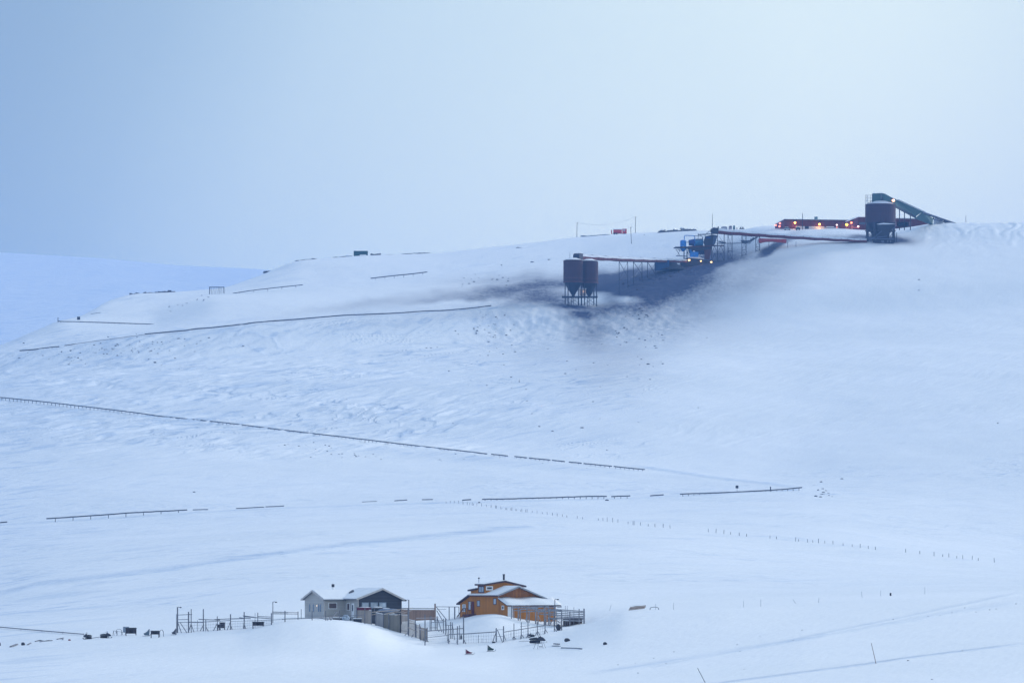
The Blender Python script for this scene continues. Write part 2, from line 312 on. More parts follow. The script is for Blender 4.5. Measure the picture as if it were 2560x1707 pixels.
# wind-glazed old snow and painted relief shade: greyer colour on the mid slope and along the bench edges
crust_shade = sstep(2150, 2300, GY) * (1 - sstep(2600, 2760, GY)) * (1 - sstep(1300, 1800, gu)) * 0.9
crust_shade = np.maximum(crust_shade, 0.7 * np.exp(-0.5 * ((GY - 2650) / 70) ** 2) * sstep(-600, 300, gu) * (1 - sstep(1500, 1800, gu)))
crust_shade = np.maximum(crust_shade, 0.35 * sstep(960, 1100, GY) * (1 - sstep(2050, 2200, GY)))
crust_shade = np.maximum(crust_shade, 0.5 * sstep(2860, 2950, GY))
crust_shade = np.maximum(crust_shade, 1.3 * np.exp(-0.5 * ((gv - np.interp(gu, [0, 400, 700, 1000, 1250], [905, 862, 830, 812, 800])) / 26) ** 2) * (GY > 2450) * (1 - sstep(1250, 1500, gu)))  # band below the terrace lip: slope shade put into the colour
for pts, wd, am, y0, y1 in (([(0, 1485), (100, 1459), (400, 1423), (800, 1369), (1250, 1323), (1330, 1318)], 5.0, 2.2, 1100, 1600), ([(0, 1330), (1000, 1262)], 14, .6, 1600, 2100), ([(0, 1012), (500, 1066), (1000, 1127), (1610, 1187)], 9, 1.0, 1900, 2500), ([(1600, 1165), (1780, 1192), (2010, 1218)], 3.0, 2.0, 1900, 2300),
    ([(1500, 1680), (1750, 1640), (2050, 1590), (2350, 1535), (2560, 1503)], 4, .8, 690, 1000), ([(1800, 1707), (2170, 1659), (2300, 1640), (2560, 1608)], 2.0, 2.2, 690, 900), ([(1640, 1665), (1980, 1600), (2560, 1480)], 2.5, .9, 690, 1000)):
    px_, py_ = zip(*pts); crust_shade = np.maximum(crust_shade, am * np.exp(-0.5 * ((gv - np.interp(gu, px_, py_)) / wd) ** 2) * sstep(px_[0] - 60, px_[0] + 60, gu) * (1 - sstep(px_[-1] - 90, px_[-1] + 60, gu)) * (GY > y0) * (GY < y1))
eg, _dr = scarps(GX, GY); crust_shade = crust_shade + 1.5 * eg * sstep(2130, 2260, GY) * (1 - sstep(2690, 2760, GY)) * (1 - sstep(1350, 1900, gu)) * (.35 + .65 * sstep(0, 500, gu))  # drift edges darkened in the colour, as shading of the scarps
lw = fbm(GX / 55 + GY / 300, GY / 8.0, 4, 221) * 5; lf = lw - np.floor(lw)
crust_shade = crust_shade + 0.9 * np.exp(-0.5 * ((lf - .5) / .1) ** 2) * sstep(.0, .35, fbm(GX / 40, GY / 60, 3, 223)) * sstep(960, 1050, GY) * (1 - sstep(2080, 2200, GY))  # level streak edges on the lower field, their shading painted in too
crust_shade = np.where(GY > 4600, 2.0, crust_shade)  # far hillside colour darkened so it merges into the hazy sky
for pts in ([(0, 1310), (470, 1281), (700, 1268), (1100, 1255), (1600, 1243), (2000, 1222)], [(50, 884), (170, 866), (380, 838), (700, 805), (1000, 785), (1262, 767)]):
    px_, py_ = zip(*pts); crust_shade = np.maximum(crust_shade, 1.6 * np.exp(-0.5 * ((gv - np.interp(gu, px_, py_) - 1.5) / 2.0) ** 2) * (gu > px_[0]) * (gu < px_[-1]) * (GY > 1700) * (GY < 2800))
crust_shade = crust_shade + (0.55 * (1 - sstep(-100, 900, gu)) + 0.8 * (1 - sstep(-250, 420, gu)) + .45 * (1 - sstep(300, 1250, gu)) * sstep(2080, 2250, GY) * (1 - sstep(2650, 2720, GY))) * (GY < 3000)  # snow colour darkened toward the left, a painted falloff of light
at_ = me.attributes.new('crust_shade', 'FLOAT', 'POINT'); at_.data.foreach_set('value', crust_shade.astype(np.float32).ravel())
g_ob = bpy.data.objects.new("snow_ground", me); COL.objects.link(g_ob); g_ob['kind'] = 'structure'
def snow_ground_mat():
    m = bpy.data.materials.new('snow_ground'); m.use_nodes = True; t = m.node_tree; b = t.nodes['Principled BSDF']; n, l = t.nodes.new, t.links.new
    geo = n('ShaderNodeNewGeometry')
    def noise(scale, detail=4, sc=(1, 1, 1), rot=0.0, rough=0.5):
        mp = n('ShaderNodeMapping'); mp.vector_type = 'TEXTURE'; mp.inputs['Rotation'].default_value = (0, 0, rot); mp.inputs['Scale'].default_value = sc
        l(geo.outputs['Position'], mp.inputs['Vector'])
        z = n('ShaderNodeTexNoise'); z.inputs['Scale'].default_value = scale; z.inputs['Detail'].default_value = detail; z.inputs['Roughness'].default_value = rough
        l(mp.outputs[0], z.inputs['Vector']); return z.outputs[0]
    def attr(s): a = n('ShaderNodeAttribute'); a.attribute_name = s; return a.outputs['Fac']
    def mth(op, a, b_=None, c=None, clamp=False):
        q_ = n('ShaderNodeMath'); q_.operation = op; q_.use_clamp = clamp
        for k, s in enumerate((a, b_, c)):
            if s is None: continue
            if isinstance(s, (int, float)): q_.inputs[k].default_value = s
            else: l(s, q_.inputs[k])
        return q_.outputs[0]
    def mr(s, a, b_, c=0.0, d=1.0):
        q_ = n('ShaderNodeMapRange'); q_.interpolation_type = 'SMOOTHSTEP'; l(s, q_.inputs[0])
        for k, v_ in zip((1, 2, 3, 4), (a, b_, c, d)): q_.inputs[k].default_value = v_
        return q_.outputs[0]
    def mix(f_, a, b_):
        q_ = n('ShaderNodeMix'); q_.data_type = 'RGBA'
        l(f_, q_.inputs[0])
        for k, s in ((6, a), (7, b_)):
            if isinstance(s, tuple): q_.inputs[k].default_value = (*s, 1)
            else: l(s, q_.inputs[k])
        return q_.outputs[2]
    streak = noise(0.22, 6, (1, 7, 1), R(-30), 0.6)
    streak2 = noise(0.06, 5, (1, 4, 1), R(-35), 0.6)
    broad = noise(0.012, 4)
    base = mix(mr(broad, 0.35, 0.65), (0.86, 0.885, 0.895), (0.895, 0.915, 0.925))
    cf = mth('MULTIPLY', attr('crust_shade'), mth('MAXIMUM', mth('MAXIMUM', mr(streak, 0.50, 0.66), mth('MULTIPLY', mr(streak2, 0.5, 0.68), 0.9)), 0.38))
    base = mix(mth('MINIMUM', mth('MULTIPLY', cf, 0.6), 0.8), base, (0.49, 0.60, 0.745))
    # bare gravel specks
    sp = noise(0.55, 3, (1, 2.0, 1), 0, 0.6); clump = noise(0.045, 3)
    d = attr('dirt')
    spk = mth('ADD', mth('MULTIPLY', sp, 0.75), mth('MULTIPLY', clump, 0.25))
    thr = mth('MULTIPLY_ADD', d, -0.125, 0.695)
    df = mth('MULTIPLY', mth('MULTIPLY_ADD', mth('SUBTRACT', spk, thr), 14.0, 0.0, True), mr(d, 0.08, 0.4))
    base = mix(mth('MULTIPLY', df, 0.8), base, (0.16, 0.19, 0.24))
    # coal dust
    cn = noise(0.05, 6, (1, 2.2, 1), R(-15), 0.62); cf2 = noise(0.55, 5, (1, 2.5, 1), 0, 0.75)
    c = attr('coal')
    cm = mth('MULTIPLY', c, mth('MULTIPLY_ADD', cn, 0.7, 0.66))
    cm = mth('MULTIPLY', cm, mth('MULTIPLY_ADD', cf2, 1.0, 0.5))
    base = mix(mth('MINIMUM', mth('MULTIPLY', cm, 0.92), 0.965), base, (0.009, 0.024, 0.085))
    l(base, b.inputs['Base Color']); b.inputs['Roughness'].default_value = 0.75
    try: b.inputs['Specular IOR Level'].default_value = 0.25
    except Exception: pass
    f1 = noise(0.9, 5, (1, 2.5, 1), R(-20), 0.6); f2 = noise(0.16, 4, (1, 3.5, 1), R(-25), 0.55)
    hgt = mth('ADD', mth('MULTIPLY', f1, 0.16), mth('MULTIPLY', mth('MULTIPLY_ADD', attr('crust_shade'), 1.0, 0.35), mth('MULTIPLY', f2, 0.55)))
    bp = n('ShaderNodeBump'); bp.inputs['Strength'].default_value = 0.8; bp.inputs['Distance'].default_value = 1.0
    l(hgt, bp.inputs['Height']); l(bp.outputs[0], b.inputs['Normal'])
    return m
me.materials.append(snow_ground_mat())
# ------------------------------------------------------------------ mesh helpers
class MB:
    def __init__(s): s.v = []; s.f = []
    def add(s, vs, fs):
        k = len(s.v); s.v += [Vector(p) for p in vs]; s.f += [tuple(i + k for i in f) for f in fs]; return s
    def box(s, c, sx, sy, sz, yaw=0.0, pitch=0.0):
        M = Matrix.Rotation(yaw, 3, 'Z') @ Matrix.Rotation(pitch, 3, 'Y'); c = Vector(c)
        vs = [c + M @ Vector((x * sx / 2, y * sy / 2, z * sz / 2)) for x in (-1, 1) for y in (-1, 1) for z in (-1, 1)]
        return s.add(vs, [(0, 1, 3, 2), (4, 6, 7, 5), (0, 4, 5, 1), (2, 3, 7, 6), (0, 2, 6, 4), (1, 5, 7, 3)])
    def beam(s, p, q, w, h=None):
        p, q = Vector(p), Vector(q); h = h or w; d = q - p
        if d.length < 1e-6: return s
        d.normalize(); a = Vector((0, 0, 1)) if abs(d.z) < 0.95 else Vector((0, 1, 0))
        x = d.cross(a).normalized() * (w / 2); y = x.cross(d).normalized() * (h / 2)
        vs = [p - x - y, p + x - y, p + x + y, p - x + y, q - x - y, q + x - y, q + x + y, q - x + y]
        return s.add(vs, [(3, 2, 1, 0), (4, 5, 6, 7), (0, 1, 5, 4), (1, 2, 6, 5), (2, 3, 7, 6), (3, 0, 4, 7)])
    def tube(s, p, q, r0, r1=None, n=8, cap=True):
        p, q = Vector(p), Vector(q); r1 = r0 if r1 is None else r1; d = (q - p).normalized()
        a = Vector((0, 0, 1)) if abs(d.z) < 0.95 else Vector((1, 0, 0)); x = d.cross(a).normalized(); y = d.cross(x)
        vs = []
        for c, r in ((p, r0), (q, r1)):
            for i in range(n):
                t_ = 2 * math.pi * i / n; vs.append(c + (x * math.cos(t_) + y * math.sin(t_)) * r)
        fs = [(i, (i + 1) % n, n + (i + 1) % n, n + i) for i in range(n)]
        if cap: fs += [tuple(range(n))[::-1], tuple(range(n, 2 * n))]
        return s.add(vs, fs)
    def path(s, pts, r, n=6):
        for a, b in zip(pts[:-1], pts[1:]): s.tube(a, b, r, r, n)
        return s
    def prism(s, poly, vec):
        n = len(poly); vec = Vector(vec); vs = [Vector(p) for p in poly] + [Vector(p) + vec for p in poly]
        return s.add(vs, [tuple(range(n))[::-1], tuple(range(n, 2 * n))] + [(i, (i + 1) % n, n + (i + 1) % n, n + i) for i in range(n)])
    def lump(s, c, sx, sy, sz, seed=0, rough=0.25, n=7, m_=5, yaw=0.0):
        """irregular closed lump: rocks, snow caps, tarpaulins"""
        rr = random.Random(seed); c = Vector(c); vs = [c + Vector((0, 0, -sz / 2))]; M = Matrix.Rotation(yaw, 3, 'Z')
        for j in range(1, m_):
            ph = math.pi * j / m_ - math.pi / 2
            for i in range(n):
                th = 2 * math.pi * (i + 0.5 * (j % 2)) / n; k = 1 + rr.uniform(-rough, rough)
                vs.append(c + M @ Vector((math.cos(th) * math.cos(ph) * sx / 2 * k, math.sin(th) * math.cos(ph) * sy / 2 * k, math.sin(ph) * sz / 2 * (1 + rr.uniform(-rough, rough) * .6))))
        vs.append(c + Vector((0, 0, sz / 2))); fs = []
        for i in range(n): fs.append((0, 1 + (i + 1) % n, 1 + i))
        for j in range(m_ - 2):
            for i in range(n): a = 1 + j * n; b = a + n; fs.append((a + i, a + (i + 1) % n, b + (i + 1) % n, b + i))
        a = 1 + (m_ - 2) * n
        for i in range(n): fs.append((a + i, a + (i + 1) % n, len(vs) - 1))
        return s.add(vs, fs)
    def build(s, name, material, parent=None, smooth=False):
        o_ = wloc(parent) if parent else Vector((0, 0, 0))
        me_ = bpy.data.meshes.new(name); me_.from_pydata([tuple(p - o_) for p in s.v], [], s.f); me_.update()
        bm_fix(me_)
        if smooth: me_.polygons.foreach_set('use_smooth', [True] * len(me_.polygons))
        me_.materials.append(material); ob = bpy.data.objects.new(name, me_); COL.objects.link(ob)
        if parent: ob.parent = parent
        return ob
import bmesh
def bm_fix(me_):
    b = bmesh.new(); b.from_mesh(me_); bmesh.ops.recalc_face_normals(b, faces=b.faces); b.to_mesh(me_); b.free()
def wloc(o_):
    p = Vector(o_.location)
    while o_.parent: o_ = o_.parent; p += Vector(o_.location)
    return p
def tag(o_, label, cat, group=None, kind=None):
    if label: o_['label'] = label
    if cat: o_['category'] = cat
    if group: o_['group'] = group
    if kind: o_['kind'] = kind
    return o_
def thing(name, label, cat, loc, group=None):
    o_ = bpy.data.objects.new(name, None); o_.empty_display_size = 0.3; COL.objects.link(o_); o_.location = loc
    return tag(o_, label, cat, group)
def single(mb, name, material, label, cat, loc, group=None, smooth=False):
    """a thing that is one mesh, with its origin at loc"""
    loc = Vector(loc)
    for i in range(len(mb.v)): mb.v[i] = mb.v[i] - loc
    o_ = mb.build(name, material, None, smooth); o_.location = loc; return tag(o_, label, cat, group)
def dup(o_, loc=None, label=None, group=None, rz=None, sc=None):
    c = o_.copy(); COL.objects.link(c)
    if loc is not None: c.location = loc
    if label: c['label'] = label
    if group: c['group'] = group
    if rz is not None: c.rotation_euler = (c.rotation_euler[0], c.rotation_euler[1], rz)
    if sc is not None: c.scale = sc
    for ch in list(o_.children):
        d = ch.copy(); COL.objects.link(d); d.parent = c
        for g in list(ch.children): e = g.copy(); COL.objects.link(e); e.parent = d
    return c
class Fr:
    """local frame: a to the right and back, b into the depth, z up"""
    def __init__(s, o_, yaw): s.o = Vector(o_); s.yaw = yaw; s.a = Vector((math.cos(yaw), math.sin(yaw), 0)); s.b = Vector((-math.sin(yaw), math.cos(yaw), 0))
    def __call__(s, a, b, z): return s.o + s.a * a + s.b * b + Vector((0, 0, z))
def block(mb, fr, a0, a1, b0, b1, z0, z1): return mb.box(fr((a0 + a1) / 2, (b0 + b1) / 2, (z0 + z1) / 2), abs(a1 - a0), abs(b1 - b0), abs(z1 - z0), fr.yaw)
def slab(mb, fr, c4, th):
    return mb.prism([fr(*c) for c in c4], (0, 0, -th))
def window(parent, fr, face, at0, lo, hi, z0, z1, frame, pane, bars=(), fw=0.09, name='window', label=None):
    """face 'a': wall of constant b seen from -b; face 'b': wall of constant a seen from -a"""
    def rect(mb, l, h, za, zb, t0, t1):
        if face == 'a': block(mb, fr, l, h, at0 - t1, at0 - t0, za, zb)
        else: block(mb, fr, at0 - t1, at0 - t0, l, h, za, zb)
    p = MB(); rect(p, lo + fw, hi - fw, z0 + fw, z1 - fw, 0.0, 0.02); o_ = p.build(name, pane, parent)
    if label: o_['label'] = label
    f = MB(); rect(f, lo, hi, z1 - fw, z1, 0, 0.06); rect(f, lo, hi, z0, z0 + fw, 0, 0.08)
    rect(f, lo, lo + fw, z0 + fw, z1 - fw, 0, 0.055); rect(f, hi - fw, hi, z0 + fw, z1 - fw, 0, 0.055)
    for k in bars: rect(f, lo + (hi - lo) * k - fw / 3, lo + (hi - lo) * k + fw / 3, z0 + fw, z1 - fw, 0, 0.045)
    f.build('frame', frame, o_); return o_
def gable_points(fr, a0, a1, b, zl, zr, am, zm, zb): return [fr(a0, b, zb), fr(a1, b, zb), fr(a1, b, zr), fr(am, b, zm), fr(a0, b, zl)]

SNOW = mat('settled_snow', (0.86, 0.885, 0.905), rough=0.8, var=0.03, scale=0.7, bump=0.3)
DWOOD = mat('weathered_wood', (0.17, 0.18, 0.21), var=0.35, scale=4, stretch=(1, 1, .2))
LWOOD = mat('pale_timber', (0.44, 0.38, 0.33), var=0.28, scale=4, stretch=(1, 1, .2), dust=0.1)
BWOOD = mat('brown_timber', (0.27, 0.19, 0.155), var=0.3, scale=4, stretch=(1, 1, .2))
DARK = mat('black_paint', (0.018, 0.022, 0.034), var=0.3, rough=0.6)
GLASS = mat('window_glass', (0.05, 0.07, 0.10), rough=0.08, var=0.2, scale=.8)
PALEGL = mat('pale_glass', (0.35, 0.42, 0.5), rough=0.15, var=0.3, scale=.9)
WHITE = mat('white_paint', (0.78, 0.8, 0.82), var=0.05)
def px(v0, v1, Y): return (v1 - v0) / FPX * Y
# ================================================================== the grey house
Y0 = 905.0; G0 = P(810.5, 1541, Y0); fg = Fr(G0, R(30))
Z1 = lambda x, y: (700 + x / 5.88, 1400 + y / 5.88)
Z2 = lambda x, y: (1040 + x / 5.113, 1400 + y / 5.113)
def grey_house():
    th = thing('grey_house', 'grey L-shaped timber house with snowy roof and a dark gable front', 'house', G0)
    lg = board_mat('grey_boards', (0.46, 0.455, 0.44), axis=2, pitch=0.17, var=0.13, groove=0.3)
    dk = board_mat('charcoal_boards', (0.048, 0.054, 0.070), axis=2, pitch=0.2, var=0.3, groove=0.35)
    trim = mat('pale_trim', (0.5, 0.48, 0.47), var=0.1); fas = mat('grey_fascia', (0.17, 0.18, 0.2), var=0.2)
    m = MB(); m.prism([fg(0, 0, -1.6), fg(0, 6.6, -1.6), fg(0, 6.6, 2.8), fg(0, 3.3, 4.02), fg(0, 0, 2.8)], fg.a * 11.6)
    wall = m.build('wall', lg, th)
    m = MB(); m.prism(gable_points(fg, 3.72, 11.6, -4.4, 2.95, 2.72, 7.95, 4.35, -1.6), fg.b * 6.0); m.build('side_wall', lg, th)
    m = MB(); m.prism(gable_points(fg, 3.72, 11.62, -4.47, 2.93, 2.70, 7.95, 4.32, -1.2), fg.b * 0.06); m.build('gable_wall', dk, th)['label'] = 'charcoal board gable wall'
    # roofs
    def two(a0, a1, prof, along, lo, hi, nm):
        r = MB(); s_ = MB()
        for (p0, z0), (p1, z1) in zip(prof[:-1], prof[1:]):
            for mb, dz, thk, ins in ((r, 0.0, 0.16, 0.0), (s_, 0.13, 0.125, 0.1)):
                l, h = lo + ins, hi - ins
                c = [(l, p0, z0 + dz), (h, p0, z0 + dz), (h, p1, z1 + dz), (l, p1, z1 + dz)] if along == 'a' else [(p0, l, z0 + dz), (p0, h, z0 + dz), (p1, h, z1 + dz), (p1, l, z1 + dz)]
                slab(mb, fg, c, thk)
        ro = r.build(nm, fas, th); s_.build('snow_cover', SNOW, ro); return ro
    two(0, 0, [(-0.5, 2.75), (3.3, 4.2), (7.1, 2.75)], 'a', -0.45, 12.0, 'roof')
    r2 = two(0, 0, [(3.2, 2.86), (7.95, 4.5), (12.15, 2.62)], 'b', -4.95, 3.2, 'roof')
    ch = MB(); ch.tube(fg(3.9, 4.3, 4.0), fg(3.9, 4.3, 5.15), 0.2, n=10); c_ = ch.build('chimney', SNOW, r2)
    cc = MB(); cc.tube(fg(3.9, 4.3, 4.72), fg(3.9, 4.3, 5.2), 0.24, n=10); cc.build('chimney', DARK, th)
    so = MB(); slab(so, fg, [(5.1, 1.1, 3.76), (6.0, 1.1, 4.02), (6.9, 3.0, 4.32), (6.0, 3.0, 4.03)], 0.05); so.build('bare_roof_patch', mat('roof_felt', (0.07, 0.08, 0.1), var=0.3), th)
    # barge boards
    for (p, q) in (((-0.47, -0.52, 2.66), (-0.47, 3.3, 4.12)), ((-0.47, 3.3, 4.12), (-0.47, 7.12, 2.66)), ((3.15, -4.98, 2.76), (7.95, -4.98, 4.42)), ((7.95, -4.98, 4.42), (12.2, -4.98, 2.52))): MB().beam(fg(*p), fg(*q), 0.06, 0.25).build('barge_board', trim, th)
    # corner boards
    cb = MB(); block(cb, fg, -0.03, 0.1, -0.05, 0.08, -1, 2.72); cb.build('corner_board', trim, th); cb = MB(); block(cb, fg, 3.68, 3.8, -4.52, -4.42, -1, 2.8); cb.build('corner_board', trim, th)
    # windows: long wall, wing side wall, gable
    window(th, fg, 'a', 0.0, 0.75, 2.3, 1.25, 2.25, WHITE, mat('brown_blind', (0.11, 0.08, 0.08), rough=.3), fw=0.1)
    window(th, fg, 'b', 3.72, -1.75, -0.75, 1.0, 2.2, WHITE, mat('brown_blind', (0.11, 0.08, 0.08)), fw=0.1)
    for lo in (0.95, 1.55, 3.3, 4.6): window(th, fg, 'b', 0.0, lo, lo + 0.55, 0.75, 2.05, trim, mat('blue_pane', (0.13, 0.2, 0.28), rough=.15), fw=0.05)
    for a in (4.35, 5.95, 7.5): window(th, fg, 'a', -4.47, a, a + 1.3, 1.35, 2.3, mat('blue_grey_trim', (0.2, 0.27, 0.36)), PALEGL, fw=0.1)  # bright reflection put into the panes as a pale colour
    d = MB(); block(d, fg, 3.66, 3.72, -3.15, -2.35, 0.0, 2.15); dd = d.build('door', WHITE, th)
    g = MB(); block(g, fg, 3.63, 3.66, -2.9, -2.6, 0.9, 1.9); g.build('door_glass', GLASS, dd)
    l_ = MB(); l_.lump(fg(-0.09, 2.35, 1.75), 0.12, 0.14, 0.16, 3, 0.05); l_.build('lit_window_lamp', mat('house_lamp', (1, .75, .5), emit=(1, .75, .6), estr=1.6), th)
    # porch floor and dark crawl space
    m = MB(); block(m, fg, -0.9, 3.7, -2.2, -0.02, -0.35, -0.2); m.build('porch_floor', DWOOD, th)
grey_house()
# ================================================================== the orange house
YO = 910.0; O0 = P(1247.3, 1544, YO); fo = Fr(O0, R(30))
def orange_house():
    th = thing('orange_house', 'two-storey orange timber house with snowy roofs and a porch', 'house', O0)
    og = board_mat('orange_boards', (0.44, 0.170, 0.022), axis=0, pitch=0.2, var=0.16, groove=0.35, rot=R(20))
    og2 = board_mat('weathered_orange_boards', (0.31, 0.120, 0.028), axis=0, pitch=0.24, var=0.3, groove=0.4, rot=R(-30))
    fas = mat('dark_brown_fascia', (0.055, 0.035, 0.05), var=0.2); zb = -2.2
    m = MB(); m.prism(gable_points(fo, 0, 9.46, 0, 3.62, 2.7, 3.47, 4.9, zb), fo.b * 9.25); m.build('wall', og, th)
    m = MB(); m.prism(gable_points(fo, 0.0, 9.46, -0.06, 3.6, 2.68, 3.47, 4.88, zb), fo.b * 0.05); m.build('gable_wall', og2, th)['label'] = 'weathered gable wall of upright boards'
    m = MB(); m.prism([fo(0, 9.25, zb), fo(0, 12.65, zb), fo(0, 12.65, 2.35), fo(0, 9.25, 3.62)], fo.a * 8.5); m.build('wall', og, th)
    m = MB(); m.prism(gable_points(fo, 0.02, 6.95, 4.4, 5.3, 5.05, 3.45, 5.82, 2.4), fo.b * 2.5); m.build('upper_wall', og, th)
    m = MB(); m.prism([fo(0.02, 6.9, 2.4), fo(0.02, 9.1, 2.4), fo(0.02, 9.1, 4.35), fo(0.02, 6.9, 4.55)], fo.a * 6.5); m.build('upper_wall', og, th)
    def roof(parts, nm='roof', snow=0.16, fasc=0.2):
        r = MB(); s_ = MB()
        for c in parts:
            slab(r, fo, c, fasc)
            cx = sum(p[0] for p in c) / 4; cy = sum(p[1] for p in c) / 4
            slab(s_, fo, [(cx + (a - cx) * .975, cy + (b - cy) * .975, z + snow) for a, b, z in c], snow - .003)
        ro = r.build(nm, fas, th); s_.build('snow_cover', SNOW, ro); return ro
    roof([[(-0.45, -0.45, 3.62), (-0.45, 9.3, 3.62), (3.47, 9.3, 5.02), (3.47, -0.45, 5.02)], [(3.47, -0.45, 5.02), (3.47, 9.3, 5.02), (9.95, 9.3, 2.6), (9.95, -0.45, 2.6)]], fasc=0.16)
    roof([[(-0.45, 9.2, 3.72), (-0.45, 13.1, 2.28), (8.9, 13.1, 2.28), (8.9, 9.2, 3.72)]], snow=0.1, fasc=.22)
    ur = roof([[(-0.45, 3.95, 5.42), (-0.45, 7.1, 5.42), (3.45, 7.1, 5.98), (3.45, 3.95, 5.98)], [(3.45, 3.95, 5.98), (3.45, 7.1, 5.98), (7.4, 7.1, 5.15), (7.4, 3.95, 5.15)]], snow=0.07, fasc=.24)
    roof([[(-0.4, 6.95, 4.75), (-0.4, 9.5, 4.5), (6.8, 9.5, 4.5), (6.8, 6.95, 4.75)]], snow=0.05, fasc=.24)
    # lean-to porch with a thick snow pillow
    m = MB(); m.prism([fo(0.05, -2.55, zb), fo(0.05, -0.07, zb), fo(0.05, -0.07, 3.0), fo(0.05, -2.55, 2.0)], fo.a * 9.0); m.build('porch_wall', og, th)
    pr = MB(); slab(pr, fo, [(-0.25, 0.0, 3.12), (-0.25, -2.95, 2.05), (9.9, -2.95, 1.95), (9.9, 0.0, 3.0)], 0.12); po = pr.build('porch_roof', fas, th)
    sn = MB(); n_ = 14
    for i in range(n_):
        a0 = -0.25 + 10.15 * i / n_; a1 = -0.25 + 10.15 * (i + 1) / n_; h0 = 0.2 + .10 * math.sin(i * .9) + .1 * math.sin(i / n_ * 3.1); h1 = 0.2 + .10 * math.sin((i + 1) * .9) + .1 * math.sin((i + 1) / n_ * 3.1)
        pts0 = [fo(a0, -2.98, 2.06), fo(a0, -2.8, 2.1 + h0 * .7), fo(a0, -1.4, 2.6 + h0), fo(a0, -0.1, 3.08 + h0 * .9), fo(a0, -.1, 3.13)]
        pts1 = [fo(a1, -2.98, 2.06), fo(a1, -2.8, 2.1 + h1 * .7), fo(a1, -1.4, 2.6 + h1), fo(a1, -0.1, 3.08 + h1 * .9), fo(a1, -.1, 3.13)]
        sn.add(pts0 + pts1, [(k, k + 1, k + 6, k + 5) for k in range(4)] + ([(0, 1, 2, 3, 4)] if i == 0 else []) + ([(9, 8, 7, 6, 5)] if i == n_ - 1 else []))
    sn.build('snow_cover', SNOW, po, smooth=True)
    for p, q in (((-.5, -.5, 3.55), (3.47, -.5, 4.97)), ((3.47, -.5, 4.97), (10.0, -.5, 2.52))): MB().beam(fo(*p), fo(*q), 0.06, 0.2).build('barge_board', mat('grey_trim', (0.3, 0.33, 0.38), var=.15), th)
    bt = mat('dark_blue_trim', (0.045, 0.06, 0.12)); rt = mat('dark_red_trim', (0.12, 0.025, 0.035))
    window(th, fo, 'b', 0.0, 0.8, 1.75, 2.15, 3.15, bt, PALEGL); window(th, fo, 'b', 0.0, 6.1, 7.05, 1.83, 2.8, bt, PALEGL)
    window(th, fo, 'b', 0.0, 10.75, 11.8, 0.95, 2.15, WHITE, PALEGL, label='window with white frame')
    window(th, fo, 'b', 0.0, 9.0, 9.9, 1.2, 2.65, rt, PALEGL)
    d = MB(); block(d, fo, -0.06, 0, 8.0, 8.8, 0.6, 2.6); d.build('door', rt, th)
    window(th, fo, 'b', 0.02, 4.8, 6.6, 4.05, 5.1, bt, PALEGL, bars=(0.5,), fw=.14)
    window(th, fo, 'a', 4.4, 0.12, 1.4, 4.42, 5.12, WHITE, GLASS, fw=0.2, label='window with broad white frame')
    window(th, fo, 'b', 0.05, -1.6, -0.85, 1.3, 2.0, WHITE, GLASS, fw=.12)
    d = MB(); block(d, fo, 0.15, 1.05, -2.61, -2.55, -0.1, 1.85); d.build('door', WHITE, th)['label'] = 'white porch door'
    c = MB(); c.tube(fo(3.9, 5.2, 5.7), fo(3.9, 5.2, 6.95), 0.17, n=10); c.tube(fo(3.9, 5.2, 6.9), fo(3.9, 5.2, 7.03), 0.22, n=10); c.build('chimney', DARK, ur)
    c = MB(); c.tube(fo(0.3, 7.0, 5.2), fo(0.3, 7.0, 6.35), 0.07, n=8); c.build('vent_pipe', mat('galvanised', (0.45, 0.48, 0.52), metal=.3), ur)
    c = MB(); c.tube(fo(0.3, 7.0, 6.3), fo(0.3, 7.0, 6.48), 0.15, n=8); c.build('vent_cap', DARK, th)
    # entrance stair on the left wall
    st = MB()
    for k in range(6): block(st, fo, -1.5, -0.05, 9.0 + k * .32, 9.32 + k * .32, 0.35 - k * .22, 0.45 - k * .22)
    block(st, fo, -1.5, -0.02, 7.4, 9.0, 0.42, 0.56); block(st, fo, -1.5, -.03, 7.4, 9.0, -1.6, 0.42)
    st.build('entrance_steps', mat('dark_red_wood', (0.085, 0.03, 0.04), var=.3), th)
    rl = MB(); rl.beam(fo(-1.5, 9.0, 1.45), fo(-1.5, 11.0, 0.1), .09, .14); rl.beam(fo(-1.5, 7.5, 1.5), fo(-1.5, 9.0, 1.5), .08, .12)
    for b, z in ((7.5, 1.5), (8.2, 1.5), (9.0, 1.5), (10.0, .8), (11.0, .1)): rl.beam(fo(-1.5, b, -1.7), fo(-1.5, b, z), .1)
    rl.build('stair_rail', mat('stair_brown', (0.14, 0.07, 0.06), var=.3), th)
    bx = MB(); block(bx, fo, -.18, -.02, 8.85, 9.1, 2.1, 2.6); bx.build('meter_box', LWOOD, th)
orange_house()
